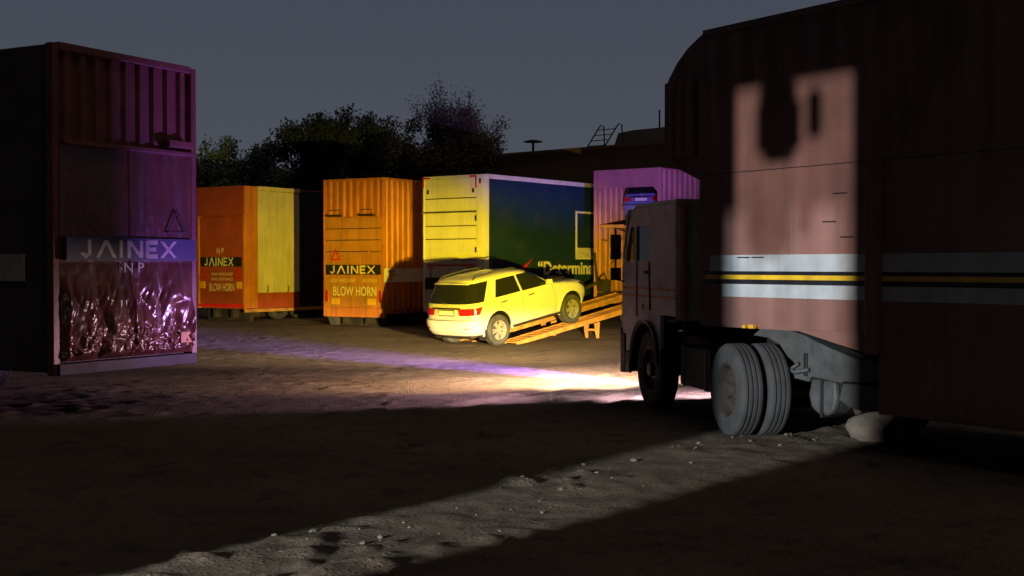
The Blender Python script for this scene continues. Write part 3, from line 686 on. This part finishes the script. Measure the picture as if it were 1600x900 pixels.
    m = MB(); m.box(-.6, 3.2, -.5, .5, .26, .34); m.tube([(0, -.7, .385), (0, .7, .385)], .05); m.tube([(2.745, -.7, .385), (2.745, .7, .385)], .05); m.build('underbody', 'chassis_black', t)
    if body == 'car_white':
        m = MB(); m.box(2.55, 3.25, -.32, .32, 1.135, 1.175); m.build('bonnet_scoop', 'chassis_black', ob, bevel=.02)
    return t
hS = (.70, .714); SUV0 = (-.95, 33.65)
PITCH = R(9.6)
make_car('suv_car', 'white estate-bodied SUV lit yellow, nose up on the loading ramps', (SUV0[0], SUV0[1], -.10), rotz_of(hS), PITCH, 'car_white', 1.04)
ctr = o5 + Vector(h5)*1.75 - Vector((h5[1], -h5[0]))*.12
make_car('parked_car', 'dark blue car with white number plate standing on the upper deck of the car carrier', (ctr.x, ctr.y, UD+.003), rotz_of(h5), 0, 'car_blue', .84)

# loading ramps
rz = rotz_of(hS); slope = math.atan2(.49, 2.86)
for y, lab in ((-.82, 'ochre steel loading ramp under the right-hand wheels, with trestle legs beneath'), (.82, 'ochre steel loading ramp on the far side, mostly hidden under the white car')):
    c = Vector((SUV0[0], SUV0[1])) + Vector(hS)*.42 + Vector((-hS[1], hS[0]))*y
    t = thing('loading_ramp', lab, 'ramp', (c.x, c.y, -.10), rz, slope)
    LR = 6.75
    m = MB(); m.box(0, LR, -.25, .25, .035, .06); m.build('track', 'ramp_steel', t)
    m = MB()
    for s in (-1, 1): m.prism([(0, .0), (.35, -.03), (LR-.3, -.08), (LR, -.02), (LR, .10), (0, .075)], (0, s*.26-.02, 0), (1, 0, 0), RV, (0, 1, 0), .04)
    m.build('side_rail', 'ramp_steel', t, bevel=.006)
    m = MB()
    for k in range(30): m.box(.12+k*.22, .15+k*.22, -.235, .235, .061, .075)
    m.build('tread_bar', 'ramp_steel', t)
    m = MB()
    for x in (3.25,):
        zt = -.09; zg = -x*math.tan(slope)-.02
        for s in (-1, 1): m.prism([(-.05, zt), (.16, zt), (.07, zg*.72), (.05, zg), (-.03, zg), (-.04, zg*.6)], (x, s*.2-.02, 0), (1, 0, 0), RV, (0, 1, 0), .04)
        m.box(x-.02, x+.02, -.17, .17, zg*.5-.03, zg*.5+.03)
    m.build('trestle_leg', 'ramp_steel', t)

# ------------------------------------------------------------------ tractor unit on the right
tt = thing('tractor_unit', 'dark grey lorry cab seen from behind on the left, headlamps shining away', 'lorry', (T0[0], T0[1], 0), rotz_of(hT))
CW = 1.20
XR, XF = -1.22, 1.12
# side walls with window openings
def cab_side(s):
    m = MB(); y = s*CW; n = (0, -s, 0); q = lambda pts: m.prism(pts, (0, y, 0), (1, 0, 0), RV, n, .05)
    q([(XR, 1.30), (-.62, 1.30), (-.62, 2.02), (XR, 2.02)])
    arch = [(-.62, 1.30)] + [(math.cos(a)*.64, .56+math.sin(a)*.64) for a in np.linspace(R(180-12), R(12), 12)] + [(XF-.02, .75), (XF, 1.30), (1.08, 2.02), (-.62, 2.02)]
    arch = [(-.62, 1.15)] + arch[1:]
    q(arch)
    q([(XR, 2.02), (-.12, 2.02), (-.12, 2.50), (XR, 2.50)])          # behind the window
    q([(.46, 2.02), (.54, 2.02), (.54, 2.50), (.46, 2.50)])          # divider
    q([(.98, 2.02), (1.08, 2.02), (.84, 2.50), (.74, 2.50)])        # front pillar
    q([(XR, 2.50), (.84, 2.50), (.72, 2.65), (.45, 2.75), (XR, 2.75)])
    m.build('side_panel', 'cab_grey', tt, bevel=.004)
    g = MB(); g.prism([(-.118, 2.022), (.458, 2.022), (.458, 2.498), (-.118, 2.498)], (0, y-s*.025, 0), (1, 0, 0), RV, n, .006); g.build('quarter_window', 'car_glass', tt)
    g = MB(); g.prism([(.542, 2.022), (.978, 2.022), (.738, 2.498), (.542, 2.498)], (0, y-s*.025, 0), (1, 0, 0), RV, n, .006); g.build('door_window', 'cab_glass', tt)
    m = MB(); m.box(.40, .43, y-.012 if s < 0 else y, y if s < 0 else y+.012, 1.25, 2.0); m.build('door_seam', 'chassis_black', tt)
    m = MB(); m.box(-.10, .02, y-.03 if s < 0 else y, y if s < 0 else y+.03, 1.84, 1.88); m.build('door_handle', 'chassis_black', tt)
    m = MB()
    for z in (1.52, 1.62): m.box(XR+.02, XF-.03, y-.008 if s < 0 else y, y if s < 0 else y+.008, z, z+.03)
    m.build('side_trim', 'post_orange' if s > 0 else 'cab_grey', tt)
for s in (-1, 1): cab_side(s)
m = MB(); m.box(XR-.05, XR, -CW, CW, 1.25, 2.75); m.build('rear_panel', 'cab_grey', tt, bevel=.02)
m = MB(); m.prism([(XR-.05, 2.755), (.45, 2.755), (.74, 2.65), (.77, 2.69), (.47, 2.81), (XR-.05, 2.80)], (0, -CW, 0), (1, 0, 0), RV, (0, 1, 0), 2*CW); m.build('roof', 'cab_grey', tt, bevel=.015)
m = MB(); m.box(XF, XF+.05, -CW, CW, 1.0, 1.98); m.build('front_panel', 'cab_grey', tt, bevel=.02)
m = MB()
m.prism([(0, 0), (.1, 0), (.1, .80), (0, .80)], (1.10, -CW, 2.0), (0, 1, 0), Vector((-.28, 0, .78)).normalized(), (1, 0, 0), .05)
m.build('windscreen_pillar', 'cab_grey', tt)
m = MB(); m.prism([(0, 0), (.1, 0), (.1, .80), (0, .80)], (1.10, CW-.1, 2.0), (0, 1, 0), Vector((-.28, 0, .78)).normalized(), (1, 0, 0), .05)
m.build('windscreen_pillar', 'cab_grey', tt)
m = MB(); m.prism([(0, 0), (2*CW-.2, 0), (2*CW-.2, .76), (0, .76)], (1.11, -CW+.1, 2.0), (0, 1, 0), Vector((-.28, 0, .78)).normalized(), (1, 0, 0), .008); m.build('windscreen', 'cab_glass', tt)
m = MB(); m.box(.94, 1.17, -CW-.02, CW+.02, .42, .98); m.box(.72, .93, CW-.03, CW+.02, .42, .74); m.build('bumper', 'chassis_black', tt, bevel=.03)
for s in (-1, 1): MB().box(1.10, 1.189, s*(CW-.05)-.07, s*(CW-.05)+.07, .40, 1.05).build('bumper_glow_stop', 'chassis_black', tt, bevel=.02)  # corner pieces added to cut off the violet fog glow at the left trailer
for s in (-1, 1):
    m = MB(); m.lathe([(.001, 1.185), (.10, 1.185), (.115, 1.171)], (0, s*.88, .82), axis='X', seg=20); m.build('headlight', 'plate_white', tt)
    m = MB(); y = s*(CW+.10)
    m.tube([(1.02, s*CW, 2.45), (1.15, y, 2.5), (1.15, y, 1.75), (1.02, s*CW, 1.72)], .016)
    m.box(1.12, 1.17, y-.075, y+.075, 2.04, 2.40); m.box(1.12, 1.17, y-.075, y+.075, 1.74, 1.92); m.build('wing_mirror', 'chassis_black', tt, bevel=.02)
    m = MB()
    P = []; n = 14
    for i in range(n+1):
        a = R(8)+R(164)*i/n
        for r, yy in ((.645, CW+.03), (.66, CW+.05), (.60, CW+.03), (.60, CW-.35)): P.append((math.cos(a)*r, s*yy, .56+math.sin(a)*r))
    m.add(P, [(i*4+j, (i+1)*4+j, (i+1)*4+j+1, i*4+j+1) for i in range(n) for j in range(3)]); m.build('mud_guard', 'chassis_black', tt, True, 50)
m = MB(); m.box(XR+.1, 1.0, -CW+.06, CW-.06, 1.20, 1.26); m.box(-.9, -.2, -.75, -.25, 1.27, 2.0); m.box(-.9, -.7, -.75, -.25, 2.0, 2.5); m.box(-.9, -.2, .25, .75, 1.27, 2.0); m.box(-.9, -.7, .25, .75, 2.0, 2.45); m.build('seat', 'chassis_black', tt, bevel=.04)
m = MB()
for s in (-1, 1): m.box(-3.55, 1.0, s*.42-.05, s*.42+.05, .72, .98)
m.box(-.5, .9, -.36, .36, .5, 1.15); m.box(-3.5, -2.4, -.45, .45, .985, 1.12); m.tube([(0, -.9, .52), (0, .9, .52)], .07); m.tube([(-2.95, -.7, .52), (-2.95, .7, .52)], .1)
m.box(-2.1, -1.0, .50, 1.05, .42, .92); m.box(-2.1, -1.0, -1.05, -.50, .42, .92)
m.build('chassis', 'chassis_black', tt, bevel=.01)
m = MB(); m.prism([(.76, 2.65), (1.15, 2.53), (1.16, 2.56), (.78, 2.70)], (0, -CW+.03, 0), (1, 0, 0), RV, (0, 1, 0), 2*CW-.06); m.build('sun_visor', 'chassis_black', tt)
for s in (-1, 1):
    m = MB(); m.box(-.72, -.69, s*1.03-.20, s*1.03+.20, .50, .85); m.build('mud_flap', 'chassis_black', tt)
    m = MB(); m.box(.10, .16, s*(CW+.012)-.012, s*(CW+.012)+.012, 1.36, 1.42); m.build('side_marker', 'reflector_yellow', tt)
    m = MB(); m.tube([(-.30, s*(CW+.04), 1.35), (-.30, s*(CW+.05), 2.0)], .013); m.build('grab_rail', 'chassis_black', tt)
    for xx in (-1.95, -1.15): MB().box(xx-.03, xx+.03, s*.775-.285, s*.775+.285, .41, .93).build('tank_strap', 'gooseneck_grey', tt)
m = MB(); m.tube([(-1.33, 1.13, 1.25), (-1.33, 1.13, 2.69)], .055, seg=10); m.build('exhaust_stack', 'post_orange', tt, True, 40)
for s in (-1, 1):
    truck_wheel(tt, 0, s*1.03, s, .53, .29)
    truck_wheel(tt, -2.95, s*1.05, s, .53, .28, 'dusty_rubber'); truck_wheel(tt, -2.95, s*.72, s, .53, .28, 'dusty_rubber')

# ------------------------------------------------------------------ its trailer
hR = (-.56, .827); rtR = Vector((.8285, .56)); fl = Vector((2.25, 15.55)); WR = 2.5; oR = fl + rtR*(WR/2)
tr = thing('car_carrier_trailer', 'tall dusky red trailer with white and yellow side bands, behind the lorry cab', 'trailer', (oR.x, oR.y, 0), rotz_of(hR))
ZR = 4.75; LR_ = 14.5; yl = WR/2
prof = [(0, 1.22), (0, 2.98), (.64, 3.24), (.66, 3.5), (.66, 4.15), (.60, 4.28), (.45, 4.46), (.25, 4.62), (.06, 4.72), (-.05, ZR+.02), (-.1, ZR), (-LR_, ZR), (-LR_, .40), (-2.72, .40), (-2.72, 1.01), (-2.48, 1.04), (-1.6, 1.22)]
m = MB(); m.prism(prof, (0, -yl, 0), (1, 0, 0), RV, (0, 1, 0), WR-.06); m.build('body', 'trailer_rose', tr)
# corrugated left wall, bands painted on it
bands = [(1.24, 1.585, 0), (1.585, 1.735, 1), (1.735, 1.79, 2), (1.79, 1.842, 3), (1.842, 1.885, 2), (1.885, 2.075, 1), (2.075, 3.04, 0), (3.04, 3.05, 2), (3.05, 4.72, 0)]
prof_c = []; x = 0.0
while x < LR_-.1:
    for q, d in ((0, 0), (.25, 0), (.42, 0), (.5, .008), (.75, .008), (.92, .008)):
        prof_c.append((x+q*.40, d))
    x += .40
def wall_pt(x, d, z):
    k = float(vnoise(np.array([x]), np.array([z*.55]), .62, 31)[0])-.5; k2 = float(vnoise(np.array([x]), np.array([z]), 1.9, 32)[0])-.5
    return (-x, yl-.030+d+k*.016+k2*.016, z)
rows = [(.42, .83, 0), (.83, 1.24, 0)]
for za, zb, mi in bands:
    n = max(1, math.ceil((zb-za)/.28)); rows += [(za+(zb-za)*i/n, za+(zb-za)*(i+1)/n, mi) for i in range(n)]
m = MB()
for za, zb, mi in rows:
    for (xa, da), (xb, db) in zip(prof_c, prof_c[1:]):
        if zb < 1.245 and xa < 2.75: continue
        c = (xa+xb)/2; mm = mi
        if mi == 1 and c < .22 + (1.98-(za+zb)/2)*.6: mm = 0
        if mi in (2, 3) and za < 3 and c < .12: mm = 0
        m.add([wall_pt(xa, da, za), wall_pt(xb, db, za), wall_pt(xb, db, zb), wall_pt(xa, da, zb)], [(0, 1, 2, 3)], mm)
m.build('side_wall', ['trailer_rose', 'trailer_band_white', 'trailer_band_black', 'trailer_band_yellow'], tr, True)
sw = [c for c in tr.children if c.name.startswith('side_wall')][0]; bm = bmesh.new(); bm.from_mesh(sw.data); bmesh.ops.remove_doubles(bm, verts=bm.verts, dist=.0004); bmesh.ops.recalc_face_normals(bm, faces=bm.faces); bm.to_mesh(sw.data); bm.free(); sw.data.polygons.foreach_set('use_smooth', [True]*len(sw.data.polygons))
m = MB(); m.corr((.64, yl-.028, 3.28), (-1, 0, 0), RV, (0, 1, 0), .56, .95, .17, .03); m.build('nose_panel', 'trailer_rose', tr)
m = MB(); m.box(-2.78, -2.60, yl-.029, yl+.035, 1.02, 3.03); m.build('door_post', 'trailer_rose', tr, bevel=.01)
m = MB(); m.box(-LR_, -.1, yl-.03, yl+.012, ZR-.04, ZR+.03); m.build('roof_rail', 'trailer_rose', tr)
for (xx, z) in ((-2.2, 2.72), (-2.05, 2.42), (-2.3, 2.25), (-.75, 2.04), (-.98, 2.04)):
    MB().box(xx-.12, xx+.06, yl-.004, yl+.004, z, z+.012).build('scratch', 'black_plastic', tr)
g = MB()
g.prism([(-.85, 1.14), (-1.02, 1.25), (-1.25, 1.25), (-1.6, 1.19), (-2.0, 1.06), (-2.40, .955), (-2.74, .95), (-2.74, .72), (-2.2, .70), (-2.2, .68), (-1.75, .72), (-1.72, .66), (-1.42, .70), (-1.45, .80), (-1.52, .85), (-1.40, .92), (-1.28, 1.05), (-1.1, 1.12)], (0, yl-.33, 0), (1, 0, 0), RV, (0, 1, 0), .24)
gn = g.build('gooseneck', 'gooseneck_grey', tr, bevel=.02)
m = MB(); m.prism([(-2.2, .68), (-2.72, .70), (-2.72, .45), (-2.55, .40), (-2.3, .42), (-2.15, .5)], (0, yl-.29, 0), (1, 0, 0), RV, (0, 1, 0), .2); m.build('lower_bracket', 'gooseneck_grey', tr, bevel=.02)
m = MB(); m.prism([(-1.74, .70), (-1.70, .52), (-1.74, .38), (-1.84, .31), (-1.98, .30), (-2.08, .37), (-2.12, .50), (-2.10, .69)], (0, yl-.40, 0), (1, 0, 0), RV, (0, 1, 0), .30); m.build('air_tank', 'gooseneck_grey', tr, bevel=.04)
m = MB(); m.box(-1.93, -1.89, yl-.41, yl-.085, .285, .72); m.build('tank_strap', 'chassis_black', tr)
m = MB(); m.tube([(-1.3, yl-.06, .84), (-1.55, yl-.05, .76), (-1.75, yl-.06, .80)], .025); m.tube([(-1.35, yl-.08, .72), (-1.6, yl-.06, .86)], .02); m.build('air_hose', 'gooseneck_grey', tr, True)
m = MB(); m.box(-2.85, -2.70, yl-.55, yl-.35, .02, .40); m.build('landing_leg', 'chassis_black', tr, bevel=.01)
m = MB(); m.box(-.98, -.90, yl-.02, yl+.03, 1.225, 1.27); m.build('side_marker', 'reflector_yellow', tr)
m = MB(); m.box(-.85, -.80, yl-.02, yl+.03, 1.225, 1.26); m.build('side_marker', 'reflector_yellow', tr)
for xx in (-10.5, -11.7, -12.9):
    for s in (-1, 1): truck_wheel(tr, xx, s*(yl-.2), s, .50, .28)

# pale rock under the trailer
def rock(name, label, loc, size, seed, group=None):
    bm = bmesh.new(); bmesh.ops.create_icosphere(bm, subdivisions=3, radius=1); r_ = np.random.default_rng(seed); ph = r_.random(6)*6
    for v in bm.verts:
        p = v.co; k = 1 + .16*math.sin(p.x*3+ph[0])*math.cos(p.y*2.6+ph[1]) + .10*math.sin(p.z*5+ph[2]+p.x*2) + .05*math.sin(p.y*9+ph[3])*math.sin(p.x*8+ph[4])
        v.co = Vector((p.x*size[0], p.y*size[1], p.z*size[2]))*k
    me = bpy.data.meshes.new(name); bm.to_mesh(me); bm.free(); me.materials.append(M['pale_stone'])
    me.polygons.foreach_set('use_smooth', [True]*len(me.polygons))
    o = bpy.data.objects.new(name, me); COL.objects.link(o); o.location = loc; o.rotation_euler = (0, 0, seed*1.3)
    return tag(o, label, 'rock', group)
rock('rock', 'large pale rounded rock on the ground below the right-hand trailer', (4.22, 14.45, .06), (.48, .34, .24), 3)
# small stones scattered in the strip of light
for i in range(60):
    a = rng.random()*9.5; s = (rng.random()-.5)*1.25
    x = -1.5 + .6*a + .8*s; y = 8.6+.8*a - .6*s; r_ = .008+.020*rng.random()**3
    rock('stone', 'small loose stone lying on the lit strip of dirt in the foreground', (x, y, gz(x, y)+r_*.25), (r_*1.3, r_, r_*.7), i+20, 'loose stones on the lit strip of dirt')

# ------------------------------------------------------------------ building and roof fittings
bd = Vector((6.2, -5.5)).normalized(); bo = Vector((-5.4, 64.3)); bn = Vector((-bd.y, bd.x))
tb = thing('flat_roofed_building', 'long low dark brown flat roofed building behind the trailers', 'building', (bo.x, bo.y, 0), rotz_of(bd))
m = MB(); m.box(0, 34, 0, 14, 0, 7.05); m.build('wall', 'wall_brown', tb)
m = MB(); m.box(-.1, 34.1, -.1, .25, 7.05, 7.18); m.box(-.1, .25, .25, 14, 7.05, 7.18); m.build('parapet', 'wall_brown', tb)
m = MB(); m.prism([(12.3, 7.06), (12.6, 7.80), (13.4, 7.88), (26, 8.05), (26, 7.06)], (0, 1.0, 0), (1, 0, 0), RV, (0, 1, 0), 5); m.build('roof_room', 'wall_pale', tb)
m = MB()
for x in (11.4, 12.4):
    m.tube([(x-.5, .8, 7.1), (x+.25, .8, 8.05), (x+.4, .8, 8.2), (x+.55, .8, 8.15), (x+.6, .8, 7.3)], .03)
for k in range(4): m.tube([(11.05+k*.18, .8, 7.3+k*.23), (12.05+k*.18, .8, 7.3+k*.23)], .02)
m.build('roof_ladder', 'metal_dark', tb)
m = MB(); m.tube([(14.4, 1.6, 7.8), (14.4, 1.6, 8.75)], .04); m.build('aerial', 'metal_dark', tb)
ts = thing('street_lamp', 'thin lamp post with wide flat head above the building roof', 'street lamp', (1.22, 74, 0))
m = MB(); m.tube([(0, 0, 0), (0, 0, 9.05)], .10, .07); m.build('pole', 'metal_dark', ts)
m = MB(); m.lathe([(.001, .12), (.2, .1), (.55, .02), (.55, -.03), (.2, -.06), (.001, -.06)], (0, 0, 9.1), axis='Z', seg=24); m.build('lamp_head', 'metal_dark', ts)

# ------------------------------------------------------------------ trees
def tree(label, base, height, spread, seed, leafmat, levels=4, leaves=42, leafsize=.12, bare=0.0, upright=.5, nlimb=6, trunk_frac=.3):
    r_ = random.Random(seed); t = thing('tree', label, 'tree', (base[0], base[1], 0), group='trees behind the trailers')
    tm = MB(); tips = []
    def grow(p, d, ln, rad, lev):
        pts = [p]; q = p.copy(); dd = d.copy(); n = 4
        for i in range(n):
            dd = (dd + Vector((r_.uniform(-1, 1), r_.uniform(-1, 1), r_.uniform(-.4, .8)))*.16).normalized(); q = q + dd*ln/n; pts.append(q.copy())
        tm.tube(pts, rad, rad*.55, seg=7 if lev < 2 else 4)
        if lev >= 2:
            for k in range(2, n+1): tips.append((pts[k], lev))
        if lev >= levels: return
        for k in range(r_.choice((3, 4)) if lev else nlimb):
            at = pts[r_.randint(2, n)] if lev else pts[r_.randint(2, n)]
            a = r_.uniform(0, 2*math.pi); side = Vector((math.cos(a)*spread, math.sin(a)*spread, upright + r_.uniform(-.25, .5))).normalized()
            nd = (dd*.55 + side*.75).normalized(); grow(at, nd, ln*r_.uniform(.58, .82), rad*.5, lev+1)
    grow(Vector((0, 0, -.1)), Vector((0, 0, 1)), height*trunk_frac, height*.02, 0)
    zmax = max(p.z for p, l in tips); k = height/zmax
    tm.v = [(a*k, b*k, c*k) for a, b, c in tm.v]; tm.build('trunk', 'bark', t)
    vs = []; fs = []
    for p, lev in tips:
        p = p*k
        if r_.random() < bare*max(0, (p.z/height-.55)/.45): continue
        for _ in range(leaves):
            g = .30
            c = p + Vector((r_.gauss(0, 1), r_.gauss(0, 1), r_.gauss(0, 1))).normalized()*(g*1.7*r_.random()**.6); s = leafsize*r_.uniform(.5, 1.1)
            a = Vector((r_.gauss(0, 1), r_.gauss(0, 1), r_.gauss(0, 1))).normalized(); b = a.orthogonal().normalized(); o = len(vs)
            vs += [c-a*s, c+b*s*.45, c+a*s, c-b*s*.45]; fs.append((o, o+1, o+2, o+3))
    m = MB(); m.v = [tuple(v) for v in vs]; m.f = fs; m.mi = [0]*len(fs); m.build('crown', leafmat, t)
def at(px, Y): return ((px-800)/2000*Y, Y)
def hz(py, Y): return CAM_H + (415-py)/2000*Y
tree('small dark bushy tree just right of the dark trailer', at(318, 62), hz(218, 62), 1.0, 1, 'leaf_green', nlimb=7)
tree('low dark tree between the dark trailer and the round crowned tree', at(388, 66), hz(228, 66), 1.1, 2, 'leaf_green', nlimb=7)
tree('low dark tree next left of the round crowned tree', at(445, 64), hz(232, 64), 1.1, 3, 'leaf_green', nlimb=7)
tree('round crowned dark green tree above the orange trailer', at(535, 58), hz(188, 58), .7, 14, 'leaf_dark', nlimb=8)
tree('tall dark tree with sparse upright twigs above the white trailer, tallest of all', at(705, 60), hz(126, 60), .62, 5, 'leaf_brown', levels=5, leaves=6, leafsize=.085, bare=.55, upright=1.5, nlimb=11, trunk_frac=.26)
tree('dark brownish tree filling the gap between the round crowned and the tall twiggy tree', at(615, 62), hz(192, 62), 1.0, 6, 'leaf_brown', nlimb=8)
tree('leaning twiggy tree right of the tall one, against the building roof', at(756, 61), hz(180, 61), .55, 8, 'leaf_brown', leaves=20, leafsize=.095, bare=.4, upright=1.3, nlimb=8, trunk_frac=.26)

# ------------------------------------------------------------------ unseen lorry boxes added beside the viewer to cut the far beam
def blocker_box(label, corner, h, wdt, L, side, beam_stop):
    """corner: the front corner next to the lane of light"""
    lf = Vector((-h[1], h[0])); o = Vector(corner) + lf*(wdt/2*side)
    t = thing('blocker_lorry', label, 'lorry', (o.x, o.y, 0), rotz_of(h))
    m = MB(); m.box(-L, 0, -wdt/2, wdt/2, .45, 5.7); m.build('body', 'maroon_steel', t, bevel=.02)
    for x in (-1.0, -L+1.2):
        for s in (-1, 1): truck_wheel(t, x, s*(wdt/2-.2), s, .50, .28)
    m = MB(); m.box(-L, -.02, -wdt/2+.02, wdt/2-.02, .05, .445); m.build('skirt', 'chassis_black', t)
    if beam_stop:
        y0, y1 = (wdt/2, wdt/2+1.6)
        m = MB(); m.box(-2.5, -.02, y0, y1, 4.0, 5.7); m.build('upper_deck', 'maroon_steel', t)  # overhang added only to cut the top of the far beam
        m = MB()
        m.box(-.10, -.04, wdt/2+.40, wdt/2+.69, 3.90, 4.0)
        m.box(-.12, -.05, wdt/2+.37, wdt/2+.71, 3.60, 3.905); m.box(-.115, -.055, wdt/2+.42, wdt/2+.66, 3.54, 3.605); m.box(-.12, -.05, wdt/2+.22, wdt/2+.325, 3.66, 3.94)
        m.build('wing_mirror', 'chassis_black', t, bevel=.03)
hB = (.66, .75)
blocker_box('added lorry box with overhang and mirrors, cutting the far beam, outside the picture to the left', (-6.50, 1.13), (.52, .854), 2.4, 8, -1, True)
blocker_box('added box lorry cutting the far beam, standing outside the picture at far left', (-6.95, 1.96), (.70, .714), 2.4, 8, 1, False)
